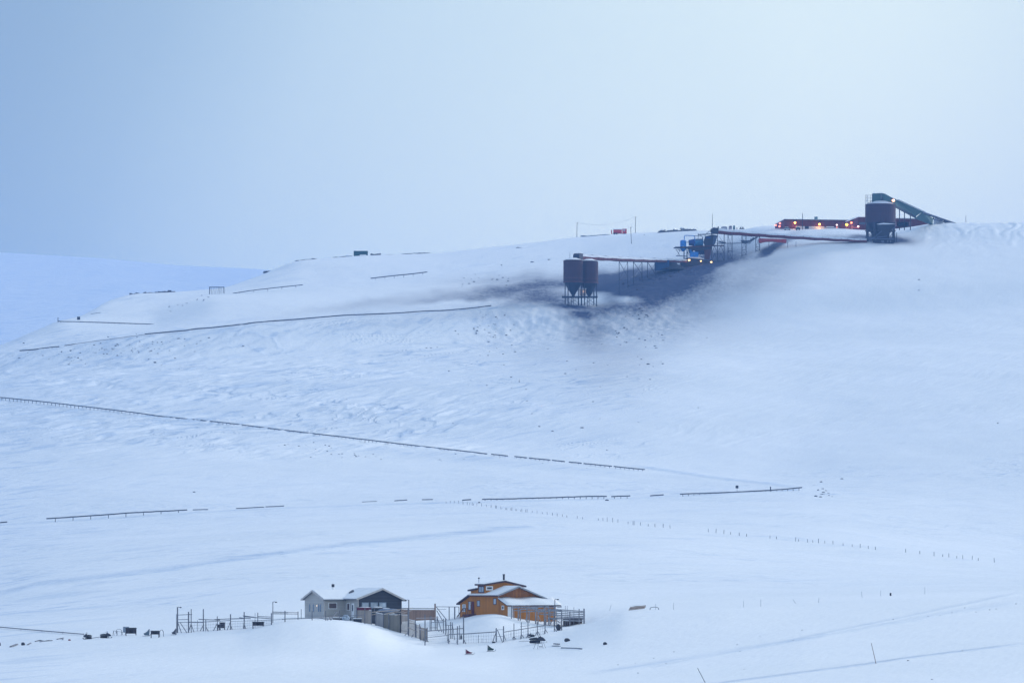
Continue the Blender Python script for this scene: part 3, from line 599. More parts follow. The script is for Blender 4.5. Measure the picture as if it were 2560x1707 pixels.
# ================================================================== yards, fences and gear round the houses
Z6 = lambda x, y: (400 + x / 7.35, 1480 + y / 7.35)
Z7 = lambda x, y: (x / 5.6, 1540 + y / 5.6)
def post_fence(zf, name, label, cat, posts, rails, braces, m, w_=0.13, rw=0.10, ydef=None, group=None, mesh=None, back=0.0, yfix=None, thick=1.0):
    """posts: (x, top, foot[, width]); rails/braces: (x0,y0,x1,y1); each in zoomed photo coordinates, put on the ground they stand on"""
    feet = []
    for p in posts:
        if yfix: feet.append((p[0], P(*zf(p[0], p[2]), float(np.interp(p[0], *yfix))))); continue
        u, v = zf(p[0], p[2]); b = at(u, v, 845, 945) if ydef is None else at(u, v, *ydef); feet.append((p[0], b))
    if back:
        feet = [(x, Vector(((zf(x, 0)[0] - UC) / FPX * (b.y + back), b.y + back, 0))) for x, b in feet]
        feet = [(x, Vector((b.x, b.y, ground(b.x, b.y)))) for x, b in feet]
    fs = sorted(feet, key=lambda t_: t_[0]); xs = [f[0] for f in fs]; ys = [f[1].y for f in fs]
    th = thing(name, label, cat, fs[0][1], group)
    def pt(x, y, dy=0.0):
        Y = float(np.interp(x, xs, ys)) + dy; u, v = zf(x, y); return P(u, v, Y)
    k = 0
    for p, (x, b) in zip(posts, feet):
        u, v = zf(p[0], p[1]); top = P(u, v, b.y); mb = MB()
        wd = (p[3] if len(p) > 3 else w_) * thick
        mb.beam(b - Vector((0, 0, 0.5)), top, wd); mb.build('post', m, th)
    for r in rails:
        mb = MB(); wd = (r[4] if len(r) > 4 else rw) * thick; mb.beam(pt(r[0], r[1], -0.1), pt(r[2], r[3], -0.1), 0.05 * thick, wd); mb.build('rail', m, th)
    for i, r in enumerate(braces):
        mb = MB(); q = pt(r[2], r[3], -1.1 if i % 2 else 1.0); q.z = min(q.z, ground(q.x, q.y) - 0.05) if not yfix else q.z; mb.beam(pt(r[0], r[1]), q, 0.09); mb.build('brace', m, th)
    if mesh:
        mb = MB()
        for x0, x1, yt0, yt1, yb0, yb1 in mesh:
            for k in range(4):
                f = k / 3.0; mb.tube(pt(x0, yt0 + (yb0 - yt0) * f, .1), pt(x1, yt1 + (yb1 - yt1) * f, .1), 0.012, n=4)
            nn = max(2, int(abs(x1 - x0) / 30))
            for k in range(nn + 1):
                f = k / nn; mb.tube(pt(x0 + (x1 - x0) * f, yt0 + (yt1 - yt0) * f, .1), pt(x0 + (x1 - x0) * f, yb0 + (yb1 - yb0) * f, .1), 0.010, n=4)
        mb.build('wire_mesh', mat('fence_wire', (0.2, 0.22, 0.26)), th)
    return th
post_fence(Z6, 'kennel_fence', 'weathered pole fence of the dog yard left of the grey house', 'fence',
    [(315, 400, 745, .26), (525, 355, 742, .2), (573, 305, 738), (690, 510, 712, .07), (797, 305, 712, .17), (842, 500, 710), (1053, 438, 703), (1297, 400, 688, .17), (1547, 360, 670, .17), (1747, 375, 640, .06), (1797, 370, 620, .12), (2048, 380, 596, .18), (2297, 340, 545, .15)],
    [(320, 415, 588, 403), (320, 500, 528, 496), (320, 550, 530, 544), (525, 545, 795, 548, .16), (710, 494, 1100, 508, .13), (800, 542, 1290, 514, .1), (1000, 497, 1290, 484, .12), (1290, 486, 1560, 478, .14), (1455, 462, 1665, 482, .12), (1525, 430, 1730, 455, .14), (1560, 448, 2050, 482, .12), (1790, 440, 2050, 451, .1), (1297, 530, 1720, 520, .05), (1720, 520, 2300, 495, .05), (2060, 360, 2352, 366, .13), (2060, 390, 2352, 393, .13)],
    [(330, 560, 400, 760), (375, 560, 500, 720), (570, 580, 520, 690), (575, 590, 625, 720), (790, 610, 735, 712), (840, 630, 892, 718), (1050, 570, 978, 697), (1293, 540, 1230, 690), (1297, 590, 1330, 680), (1547, 590, 1582, 668), (1540, 560, 1530, 670)], DWOOD,
    mesh=[(320, 525, 550, 545, 735, 735), (573, 797, 550, 548, 715, 705), (797, 1053, 545, 530, 705, 695), (1053, 1297, 530, 515, 695, 680), (1297, 1547, 530, 522, 680, 665), (1547, 2048, 522, 500, 665, 590)])
def lamp_post(zf, x, top, foot, side, label, wd=.12):
    u, v = zf(x, foot); b = at(u, v, 845, 945); t_ = P(*zf(x, top), b.y); th = thing('lamp_post', label, 'lamp post', b, 'lamp posts beside the houses')
    m = MB(); m.beam(b - Vector((0, 0, .5)), t_, wd); m.build('post', DWOOD, th)
    m = MB(); m.beam(t_, t_ + Vector((.45 * side, -.05, -.02)), .1, .07); m.lump(t_ + Vector((.5 * side, -.05, -.06)), .36, .26, .2, 4, .1); m.build('lamp_head', DARK, th)
lamp_post(Z6, 322, 270, 745, 1, 'lamp post at the left end of the dog yard fence', .2)
lamp_post(Z6, 2074, 172, 560, 1, 'thin lamp post where the dog yard fence nears the grey house', .12)
lamp_post(Z1, 1893, 580, 1060, -1, 'dark stub lamp post between the two houses', .17)
lamp_post(Z2, 1775, 495, 830, 1, 'dark lamp post among the railings of the orange house', .13)
def kennel(zf, x0, x1, top, bot, foot, label, side=0, grp='dog kennels on legs'):
    u0, v0 = zf(x0, foot); u1, _ = zf(x1, foot); b = at((u0 + u1) / 2, v0, 845, 945); Y = b.y
    w_ = px(u0, u1, Y); zt = P(0, zf(0, top)[1], Y).z; zb = P(0, zf(0, bot)[1], Y).z
    th = thing('dog_kennel', label, 'dog kennel', b, grp); fr = Fr((b.x, b.y, 0), R(8))
    dk = board_mat('kennel_boards', (0.045, 0.042, 0.055), axis=2, pitch=.14, var=.3)
    m = MB(); block(m, fr, -w_ / 2, w_ / 2, -.45, .45, zb, zt - .1); m.build('box', dk, th)
    m = MB(); slab(m, fr, [(-w_ / 2 - .06, -.55, zt - .04), (w_ / 2 + .06, -.55, zt - .04), (w_ / 2 + .06, .5, zt + .02), (-w_ / 2 - .06, .5, zt + .02)], .07); m.build('roof', DARK, th)
    m = MB(); block(m, fr, -w_ * .16, w_ * .16, -.47, -.44, zb + .08, zb + (zt - zb) * .62); m.build('doorway', mat('kennel_inside', (.008, .008, .012)), th)
    for sx in (-1, 1):
        for sy in (-1, 1):
            m = MB(); m.beam(fr(sx * (w_ / 2 - .05), sy * .4, b.z - .4), fr(sx * (w_ / 2 - .05), sy * .4, zb + .02), .09); m.build('leg', DWOOD, th)
    return th, fr, w_, zt, zb, b
kennel(Z6, 1098, 1190, 550, 655, 690, 'black box kennel standing in the middle of the dog yard fence')
k_ = kennel(Z6, 1058, 1098, 590, 650, 692, 'small low box kennel left against the black box kennel')
kennel(Z6, 1702, 1905, 538, 610, 645, 'wide dark kennel beside the fence just below the grey house')
kennel(Z7, 2112, 2228, 200, 252, 300, 'dark red box kennel on thin legs with a hoop beside it')
kennel(Z7, 1760, 1908, 158, 240, 268, 'largest black box kennel in the open snow at left')
def hoop(zf, x0, x1, top, foot, label, r=.03, m_=None, name='hoop_frame'):
    u0, v0 = zf(x0, foot); u1, _ = zf(x1, foot); b = at((u0 + u1) / 2, v0, 845, 1100); w_ = px(u0, u1, b.y); h = P(0, zf(0, top)[1], b.y).z - b.z
    mb = MB()
    for dy in (-.3, .3):
        pts = [b + Vector((-w_ / 2, dy, -.1))] + [b + Vector((-w_ / 2 * math.cos(t_), dy, h * .55 + h * .45 * math.sin(t_))) for t_ in [i * math.pi / 8 for i in range(9)]] + [b + Vector((w_ / 2, dy, -.1))]
        mb.path(pts, r, 5)
    for s_ in (-1, 1): mb.tube(b + Vector((s_ * w_ / 2, -.3, h * .5)), b + Vector((s_ * w_ / 2, .3, h * .5)), r, n=5)
    return single(mb, name, m_ or DWOOD, label, 'hoop frame', b)
hoop(Z7, 2236, 2288, 188, 284, 'thin bent metal hoop standing in snow right of the red kennel')
hoop(Z7, 1626, 1704, 178, 236, 'bent tube frame left of the largest black kennel')
hoop(Z14 := (lambda x, y: (1500 + x / 2.219, 1440 + y / 2.219)), 278, 325, 170, 186, 'bent metal hoop half buried right of the timber bundle', .05)
# sleds
def dog_sled(zf, x0, x1, top, foot, label, m_, back=-1, seat=True, grp=None):
    u0, v0 = zf(x0, foot); u1, _ = zf(x1, foot); b = at((u0 + u1) / 2, v0, 800, 1100); L_ = px(u0, u1, b.y); H = P(0, zf(0, top)[1], b.y).z - b.z
    th = thing('sled', label, 'sled', b, grp)
    for dy in (-.28, .28):
        m = MB(); m.path([b + Vector((-L_ / 2 * 1.05, dy, .04)), b + Vector((L_ * .35, dy, .04)), b + Vector((L_ * .5, dy, .12)), b + Vector((L_ * .56, dy, .32))], .028, 5); m.build('runner', DWOOD, th)
    hb = H * .95
    m = MB(); bx = back * L_ * .38
    m.prism([b + Vector((bx, -.3, .12)), b + Vector((-back * L_ * .22, -.3, .16)), b + Vector((-back * L_ * .36, -.3, H * .42)), b + Vector((-back * L_ * .12, -.3, H * .5)), b + Vector((bx + -back * L_ * .24, -.3, H * .72)), b + Vector((bx, -.3, H * 1.05))], (0, .6, 0)); m.build('sled_body', m_, th)
    m = MB()
    for dy in (-.27, .27): m.tube(b + Vector((bx - .02, dy, .05)), b + Vector((bx - .02 + back * .1, dy, H)), .025, n=5)
    m.tube(b + Vector((bx + back * .08, -.27, H)), b + Vector((bx + back * .08, .27, H)), .03, n=5); m.build('handle', DWOOD, th)
    return th
dog_sled(Z2, 625, 740, 1138, 1205, 'dark red sled alone on the snow, nearest in the foreground', mat('sled_red', (.13, .012, .025), var=.2))
dog_sled(Z2, 905, 1015, 1082, 1165, 'dark green and brown sled right of the dark red one', mat('sled_green', (.03, .06, .055), var=.3))
dog_sled(Z7, 1995, 2100, 180, 278, 'blue grey upright sled left of the red kennel', mat('sled_grey', (.10, .15, .2), var=.2), back=1)
dog_sled(Z6, 200, 300, 665, 785, 'small sled at the foot of the left lamp post', mat('sled_dark', (.06, .07, .1), var=.2), back=1)
# snowmobile
def snowmobile(zf, x0, x1, top, foot, label, flip=1, cover=False, grp='snowmobiles'):
    u0, v0 = zf(x0, foot); u1, _ = zf(x1, foot); b = at((u0 + u1) / 2, v0, 800, 1100); L_ = px(u0, u1, b.y); H = P(0, zf(0, top)[1], b.y).z - b.z
    th = thing('snowmobile', label, 'snowmobile', b, grp)
    def q(x, y, z): return b + Vector((flip * x * L_, y, z * H))
    m = MB(); m.prism([q(-.42, -.22, .04), q(.12, -.22, .02), q(.2, -.22, .2), q(.14, -.22, .36), q(-.4, -.22, .34), q(-.48, -.22, .2)], (0, .44, 0)); m.build('track', mat('rubber', (.012, .013, .018)), th)
    m = MB(); m.prism([q(-.44, -.17, .36), q(.05, -.17, .36), q(.08, -.17, .56), q(-.1, -.17, .6), q(-.4, -.17, .54), q(-.5, -.17, .46)], (0, .34, 0)); m.build('seat', DARK, th)
    m = MB(); m.prism([q(.05, -.34, .3), q(.40, -.30, .26), q(.5, -.22, .34), q(.38, -.26, .56), q(.16, -.3, .74), q(.05, -.3, .62)], (0, .62, 0)); m.build('hood', mat('hood_black', (.02, .025, .045), rough=.35), th)
    m = MB(); m.prism([q(.16, -.26, .72), q(.22, -.26, .68), q(.12, -.22, .98), q(.10, -.22, .98)], (0, .5, 0)); m.build('windscreen', GLASS, th)
    m = MB(); m.tube(q(.04, -.38, .84), q(.04, .38, .84), .025, n=6); m.tube(q(.1, 0, .6), q(.04, 0, .84), .03, n=6); m.build('handlebar', DARK, th)
    for dy in (-.45, .45):
        m = MB(); m.path([q(.08, dy, .04), q(.42, dy, .03), q(.52, dy, .12), q(.55, dy, .2)], .045, 6); m.build('ski', DARK, th)
        m = MB(); m.tube(q(.28, dy, .05), q(.25, dy * .5, .34), .03, n=6); m.build('ski_leg', DARK, th)
    s_ = MB(); s_.lump(q(-.2, 0, .62), L_ * .42, .4, .16, 5, .2); s_.lump(q(.3, 0, .64), L_ * .2, .5, .12, 6, .2); s_.build('snow_cover', SNOW, th, True)
    return th
snowmobile(Z2, 1440, 1660, 935, 1065, 'black snowmobile with snow on its seat, in front of the pole fence', 1)
snowmobile(Z2, 1432, 1520, 920, 985, 'smaller snowmobile behind the left end of the snow-topped one', -1)
snowmobile(Z7, 1165, 1290, 215, 320, 'snowmobile with a hooped windscreen in open snow at far left', -1)
snowmobile(Z7, 1395, 1560, 202, 306, 'black snowmobile standing between the hooped one and the largest kennel', 1)
m = MB(); b = at(*Z2(1580, 1128), 800, 1000)
for dx in (-.9, -.3, .55, .95): m.tube(b + Vector((dx * .6, -.2, .9)), b + Vector((dx, -.5, -.05)), .025, n=5); m.tube(b + Vector((dx * .6, .2, .9)), b + Vector((dx, .5, -.05)), .025, n=5)
m.beam(b + Vector((-.6, 0, .88)), b + Vector((.6, 0, .88)), .4, .06); m.beam(b + Vector((-.1, -.2, .3)), b + Vector((.4, -.2, .3)), .2, .12)
single(m, 'trestle', DWOOD, 'thin-legged trestle in front of the snow-topped snowmobile', 'trestle', b)
m = MB(); b = at(*Z7(1320, 312), 800, 1000); m.beam(b + Vector((-.9, 0, .02)), b + Vector((1.1, .3, .3)), .3, .08); single(m, 'plank', DWOOD, 'plank sloping out of the snow between the two left snowmobiles', 'plank', b)
# carrying rack left of the big kennel
b = at(*Z7(1655, 268), 845, 945); th = thing('sled_rack', 'spindly sled rack left of the largest black kennel', 'sled rack', b)
m = MB(); m.beam(b + Vector((-.8, 0, .75)), b + Vector((1.3, 0, .45)), .6, .05); m.build('deck', DWOOD, th)
for dx, t_ in ((-.75, .7), (-.2, .7), (.6, .55), (1.2, .5)):
    m = MB(); m.beam(b + Vector((dx - .1, -.25, -.1)), b + Vector((dx, -.25, t_)), .06); m.beam(b + Vector((dx + .1, .25, -.1)), b + Vector((dx, .25, t_)), .06); m.build('leg', DWOOD, th)
m = MB(); m.box(b + Vector((1.25, .1, .95)), .9, .8, .9, R(10)); m.build('crate', mat('blue_grey_crate', (.22, .28, .36), var=.25, scale=6), th)
# small gear lying on the snow
def lying(zf, pts, r, name, label, cat, m_=DWOOD, lift=.06, grp=None):
    mb = MB(); q = [at(*zf(x, y), 700, 2000) + Vector((0, 0, lift)) for x, y in pts]
    for a, c in zip(q[:-1], q[1:]): mb.beam(a, c, r, r * .7)
    return single(mb, name, m_, label, cat, q[0], grp)
BL = [at(0 + k * 209 / 12., 1570 + k * 18 / 12., 700, 1100) for k in range(13)]
m = MB()
for a, c in zip(BL[:-1], BL[1:]): m.tube(a + Vector((0, 0, .22)), c + Vector((0, 0, .22)), .09, n=6)
for k in range(0, 13, 3): m.beam(BL[k] - Vector((0, 0, .2)), BL[k] + Vector((0, 0, .35)), .07)
single(m, 'pipe_line', DWOOD, 'long dark pipe running over the snow to the left snowmobiles', 'pipe', BL[0])
lying(Z7, [(150, 432), (240, 398)], .35, 'broken_sled', 'sled frame lying tilted between the two leftmost dark boxes', 'sled frame')
lying(Z7, [(388, 402), (430, 378)], .2, 'log', 'short log just right of the small dark box at far left', 'log')
lying(Z7, [(495, 355), (560, 340), (610, 352), (735, 342)], .2, 'branch_pile', 'jumble of dark poles half buried in the snow at left', 'pile of poles')
lying(Z7, [(560, 360), (690, 338)], .14, 'pole', 'thin pole crossing the half buried jumble of poles at left', 'pole')
lying(Z7, [(800, 325), (885, 308)], .22, 'log', 'log with a raised stub lying right of the pole jumble', 'log')
lying(Z7, [(870, 310), (884, 332)], .1, 'stick', 'short stick leaning on the log right of the pole jumble', 'stick')
lying(Z2, [(1742, 1097), (1845, 1102)], .12, 'pallet', 'flat pallet of grey boards lying left of the long plank', 'pallet', lift=.04)
lying(Z2, [(1765, 1082), (1830, 1088)], .25, 'board_stack', 'short stack of boards lying on the flat pallet', 'boards', lift=.2)
lying(Z2, [(1860, 1122), (2080, 1130), (2118, 1136)], .22, 'long_plank', 'long grey plank lying flat in the foreground snow', 'plank')
lying(Z2, [(1318, 1040), (1440, 1036)], .08, 'pole', 'thin pole lying left of the snow-topped snowmobile', 'pole')
def lumpy(zf, x0, x1, top, foot, name, label, cat, m_, seed=1, rough=.2, yr=(700, 3300), dep=None, snow=False):
    u0, v0 = zf(x0, foot); u1, _ = zf(x1, foot); b = at((u0 + u1) / 2, v0, *yr); w_ = px(u0, u1, b.y); h = P(0, zf(0, top)[1], b.y).z - b.z
    d_ = dep or w_ * .7; mb = MB().lump(b + Vector((0, d_ * .3, h * .42)), w_, d_, h * 1.25, seed, rough, 9, 6)
    o_ = single(mb, name, m_, label, cat, b)
    return o_, b, w_, h
TARP = mat('dark_tarp', (.025, .028, .04), var=.3, rough=.5)
lumpy(Z2, 1895, 1968, 995, 1040, 'gear_bag', 'black bag of gear on the snow right of the snowmobile', 'bag', TARP, 3)
lumpy(Z2, 968, 1015, 1036, 1060, 'gear_bag', 'low dark bag at the foot of the gate post', 'bag', TARP, 4)
lumpy(Z7, -20, 12, 366, 412, 'dark_crate', 'dark crate cut off by the left edge of the picture', 'crate', TARP, 5, .08)
lumpy(Z7, 292, 352, 362, 405, 'dark_crate', 'small dark box alone on the snow at far left', 'crate', TARP, 6, .08)
lumpy(Z7, 950, 992, 318, 340, 'red_bundle', 'tiny reddish bundle left of the hooped snowmobile', 'bundle', mat('faded_red', (.25, .08, .08)), 7)
lumpy(Z14, 15, 40, 364, 380, 'dark_block', 'black lump on the snow above the frosted scrub', 'lump', TARP, 8)
lumpy(Z2, 565, 590, 948, 1010, 'feed_bin', 'narrow dark bin inside the dog run, beside the thick post', 'bin', TARP, 9, .06)
lumpy(Z2, 1790, 1850, 815, 900, 'gear_bag', 'dark bag leaning beneath the frosted railings', 'bag', TARP, 11)
# ------------------------------------------------ board fence between the houses
def board_fence():
    th = None; lw = board_mat('fence_boards', (0.42, 0.36, 0.31), axis=0, pitch=.14, var=.2, groove=.4)
    ol = board_mat('olive_fence_boards', (0.21, 0.195, 0.17), axis=0, pitch=.14, var=.2, groove=.4)
    gr = board_mat('grey_fence_boards', (0.33, 0.32, 0.32), axis=0, pitch=.14, var=.2, groove=.4)
    pan = [(1130, 700, 1345, 738, 893, 942, lw, 903, 900), (1405, 768, 1520, 792, 975, 1000, gr, 899, 897), (1520, 792, 1690, 782, 1030, 1045, ol, 895, 894), (1600, 800, 1775, 800, 1040, 1055, ol, 893, 892),
           (1775, 802, 1885, 806, 1055, 1060, 'slats', 892, 891), (1890, 872, 1990, 892, 1140, 1155, 'slats', 888, 887), (2000, 945, 2055, 950, 1170, 1200, 'slats', 886, 885), (2062, 985, 2165, 1002, 1200, 1196, lw, 883, 883)]
    u, v = Z1(1130, 880); th = thing('board_fence', 'stepped board windbreak running from the grey house toward the foreground', 'fence', P(u, v, 903))
    for (x0, t0, x1, t1, b0, b1, m_, ya, yb) in pan:
        A, B, C, D = P(*Z1(x0, b0), ya), P(*Z1(x1, b1), yb), P(*Z1(x1, t1), yb), P(*Z1(x0, t0), ya); A.z -= .4; B.z -= .4
        mb = MB()
        if m_ == 'slats':
            n_ = max(3, int((x1 - x0) / 13))
            for k in range(n_):
                f0, f1 = k / n_, (k + .72) / n_
                mb.prism([A.lerp(B, f0), A.lerp(B, f1), D.lerp(C, f1), D.lerp(C, f0)], (0, .04, 0))
            mb.build('board_panel', LWOOD, th)
            bk = MB(); 
            for f in (.2, .85): bk.beam(A.lerp(D, f) + Vector((0, .09, 0)), B.lerp(C, f) + Vector((0, .09, 0)), .07, .12)
            bk.build('rail', DWOOD, th)
        else:
            mb.prism([A, B, C, D], (0, .05, 0)); mb.build('board_panel', m_, th)
        sc_ = MB(); sc_.beam(D + Vector((0, .03, .04)), C + Vector((0, .03, .04)), .12, .07); sc_.build('snow_cap', SNOW, th)
        for q, t_ in ((A, D), (B, C)):
            pm = MB(); pm.beam(q + Vector((0, -.08, -.3)), t_ + Vector((0, -.08, .18)), .13); pm.build('post', DWOOD, th)
    for r in [(1350, 762, 1950, 700, .12, 897), (1540, 792, 1820, 752, .1, 893), (1690, 812, 1940, 735, .1, 892), (1350, 800, 1420, 785, .08, 898), (1880, 985, 2030, 1055, .12, 886), (2040, 1010, 2160, 1050, .1, 882), (1520, 792, 1760, 735, .12, 895)]:
        mb = MB(); mb.beam(P(*Z1(r[0], r[1]), r[5]), P(*Z1(r[2], r[3]), r[5]), .06, r[4]); mb.build('rail', LWOOD, th)
    for r in [(1875, 1060, 1775, 1168, 888), (1960, 1090, 1880, 1205, 886), (2135, 1120, 2195, 1225, 882), (2110, 1130, 2105, 1235, 882)]:
        mb = MB(); mb.beam(P(*Z1(r[0], r[1]), r[4]), P(*Z1(r[2], r[3]), r[4] - .8), .08); mb.build('brace', DWOOD, th)
    MB().beam(P(*Z1(1885, 700), 890), P(*Z1(1885, 1150), 890), .2).build('post', DWOOD, th); MB().beam(P(*Z1(2138, 1050), 881.5), P(*Z1(2138, 1255), 881.5), .16).build('post', DWOOD, th)
board_fence()
def back_fence():
    th = thing('plank_wall', 'brown board wall with snow on top, right of the grey house', 'fence', P(*Z1(1900, 800), 903)); mb = MB()
    bw = board_mat('brown_fence_boards', (0.28, 0.19, 0.15), axis=0, pitch=.16, var=.2, groove=.4)
    mb.prism([P(*Z1(1780, 900), 903), P(*Z1(2275, 870), 903), P(*Z1(2275, 728), 903), P(*Z1(1780, 725), 903)], (0, .06, 0)); mb.build('board_panel', bw, th)
    mb = MB(); mb.beam(P(*Z1(1780, 718), 903), P(*Z1(2275, 720), 903), .18, .12); mb.build('snow_cap', SNOW, th)
    mb = MB(); mb.beam(P(*Z1(1780, 702), 902.9), P(*Z1(2275, 705), 902.9), .08, .1); mb.build('rail', DWOOD, th)
    mb = MB(); mb.beam(P(*Z1(2280, 880), 902.8), P(*Z1(2280, 640), 902.8), .24); mb.build('post', BWOOD, th)
back_fence()
# snow-laid railing in front of the grey house, with a dark shelf and crates beneath
post_fence(Z1, 'yard_railing', 'low railing with posts in front of the grey house', 'railing',
    [(72, 740, 905), (265, 750, 870), (312, 715, 860, .1), (472, 740, 880), (672, 740, 885), (872, 735, 880), (1070, 740, 880), (1248, 690, 935)],
    [(-20, 760, 265, 768, .1), (-20, 785, 265, 788, .1), (80, 862, 470, 850, .1), (470, 850, 880, 822, .1), (880, 822, 1248, 800, .08)],
    [(840, 755, 740, 830), (745, 830, 690, 870)], DWOOD)
m = MB(); q0, q1 = P(*Z1(80, 870), 899.5), P(*Z1(1200, 880), 899.5)
th = thing('storage_shelf', 'long low dark shelf of stacked gear under the grey house railing', 'shelf', (q0 + q1) / 2)
m.box((P(*Z1(300, 875), 899.5) + P(*Z1(300, 878), 899.5)) / 2, px(*[Z1(80, 0)[0], Z1(620, 0)[0]], 899.5), .7, .35); m.build('shelf_base', mat('dark_under', (.03, .028, .04), var=.4), th)
for x0, x1, y0, y1 in ((780, 920, 845, 885), (1080, 1200, 858, 912), (640, 760, 850, 885)):
    c0, c1 = P(*Z1(x0, y0), 899), P(*Z1(x1, y1), 899); mb = MB(); mb.box((c0 + c1) / 2 - Vector((0, 0, .1)), c1.x - c0.x, .6, c0.z - c1.z + .2); cr = mb.build('crate', DARK, th)
    mb = MB(); mb.box(Vector(((c0.x + c1.x) / 2, 899, c0.z + .04)), c1.x - c0.x + .1, .64, .1); mb.build('snow_cap', SNOW, cr)
o_, b, w_, h = lumpy(Z1, 910, 1030, 800, 885, 'snowy_barrel', 'snow-capped dark mound of gear below the grey house door', 'covered gear', mat('frosted_gear', (.35, .42, .5), var=.5, scale=3), 12, .12, (890, 905))
# red and grey covered things on the terrace before the dark gable
m = MB(); q = P(*Z1(1235, 712), 900.8); m.box(q, px(Z1(1130, 0)[0], Z1(1340, 0)[0], 900.8), .8, .42, R(5)); th = thing('red_boat', 'dark red covered bench before the dark gable', 'bench', q - Vector((0, 0, .2))); th.name = 'red_bench'; m.build('cover', mat('dark_red_cover', (.12, .02, .04)), th)
mb = MB(); mb.lump(q + Vector((.1, 0, .24)), 1.9, .9, .16, 3, .2); mb.build('snow_cap', SNOW, th, True)
q = P(*Z1(1440, 700), 900.9); th = thing('picnic_table', 'snow-topped table before the windows of the dark gable', 'table', q - Vector((0, 0, .5)))
mb = MB(); mb.box(q, 1.5, .8, .1); mb.build('table_top', DWOOD, th); mb = MB(); mb.lump(q + Vector((0, 0, .12)), 1.6, .9, .22, 4, .15); mb.build('snow_cap', SNOW, th, True)
for dx in (-.6, .6): mb = MB(); mb.beam(q + Vector((dx, 0, -.8)), q + Vector((dx * .9, 0, 0)), .1); mb.build('leg', DWOOD, th)
q = P(*Z1(1590, 735), 900.6); th = thing('covered_boat', 'grey covered boat-shaped gear right of the snow-topped table', 'covered gear', q - Vector((0, 0, .3)))
mb = MB(); mb.lump(q, 3.6, 1, .6, 5, .12, 10, 6); mb.build('cover', mat('grey_cover', (.2, .25, .34), var=.3), th); mb = MB(); mb.lump(q + Vector((-.3, 0, .3)), 1.2, .6, .2, 5, .12); mb.build('snow_cap', SNOW, th, True)
# dog run between the houses
post_fence(Z2, 'dog_run', 'cluster of tall pole-framed dog runs between the houses', 'dog run',
    [(115, 690, 1085, .16), (180, 705, 895), (196, 712, 895, .1), (246, 735, 895), (270, 712, 895, .16), (350, 745, 935), (377, 745, 955), (418, 830, 1072), (442, 785, 1000), (463, 790, 1000), (530, 840, 1078, .16), (557, 830, 1012), (608, 720, 1062, .2)],
    [(40, 880, 150, 905, .18), (120, 905, 610, 868, .12), (0, 738, 290, 733, .1), (180, 760, 280, 760, .08), (200, 790, 355, 795, .08), (290, 770, 380, 775, .08), (370, 828, 465, 830, .08), (150, 985, 420, 955, .07), (420, 945, 610, 940, .1), (530, 875, 610, 872, .09), (180, 860, 275, 860, .08)],
    [(270, 725, 330, 830), (380, 750, 410, 860), (420, 1000, 362, 1070), (420, 1010, 438, 1072), (463, 800, 495, 880), (605, 1000, 640, 1055), (530, 980, 520, 1078), (300, 890, 250, 980), (115, 1010, 170, 1065)], DWOOD,
    mesh=[(115, 418, 905, 885, 1070, 1050), (418, 608, 885, 870, 1060, 1050)])
post_fence(Z2, 'pole_fence', 'pole fence with splayed feet curving below the orange house', 'fence',
    [(1026, 865, 1048, .2), (1119, 840, 1042, .17), (1252, 805, 1020), (1346, 790, 1000), (1431, 778, 980), (1550, 785, 955), (1650, 750, 937), (1768, 740, 912), (1862, 760, 897, .18), (1212, 920, 972, .05), (797, 955, 1060, .06), (845, 995, 1055, .04), (897, 1000, 1050, .04)],
    [(615, 940, 1028, 912, .14), (1119, 916, 1345, 880, .12), (1345, 880, 1645, 832, .12), (1040, 885, 1119, 884, .06), (1040, 970, 1119, 970, .06), (1335, 845, 1452, 832, .07), (1645, 832, 1865, 790, .08)],
    [(1020, 930, 980, 1035), (1040, 885, 1110, 1035), (1124, 950, 1150, 1035), (1250, 975, 1222, 1022), (1254, 975, 1285, 1020), (1345, 940, 1330, 1000), (1348, 945, 1388, 1000), (1430, 930, 1414, 982), (1434, 930, 1465, 985), (1550, 905, 1520, 962), (1552, 905, 1590, 958), (1650, 880, 1635, 938), (1652, 880, 1690, 940), (1770, 870, 1800, 912), (1860, 850, 1830, 895)], DWOOD,
    mesh=[(608, 1026, 942, 915, 1055, 1045), (1119, 1346, 918, 882, 1040, 998), (1346, 1650, 882, 834, 998, 935)])
post_fence(Z2, 'gate_frame', 'tall open gate frame left of the orange house', 'gate', [(244, 552, 720, .26), (424, 595, 728, .14), (495, 595, 738, .2), (548, 592, 735, .1)], [(250, 592, 552, 594, .09), (265, 625, 385, 624, .06)], [(262, 598, 395, 725), (265, 640, 345, 560)], DWOOD, ydef=(896, 918))
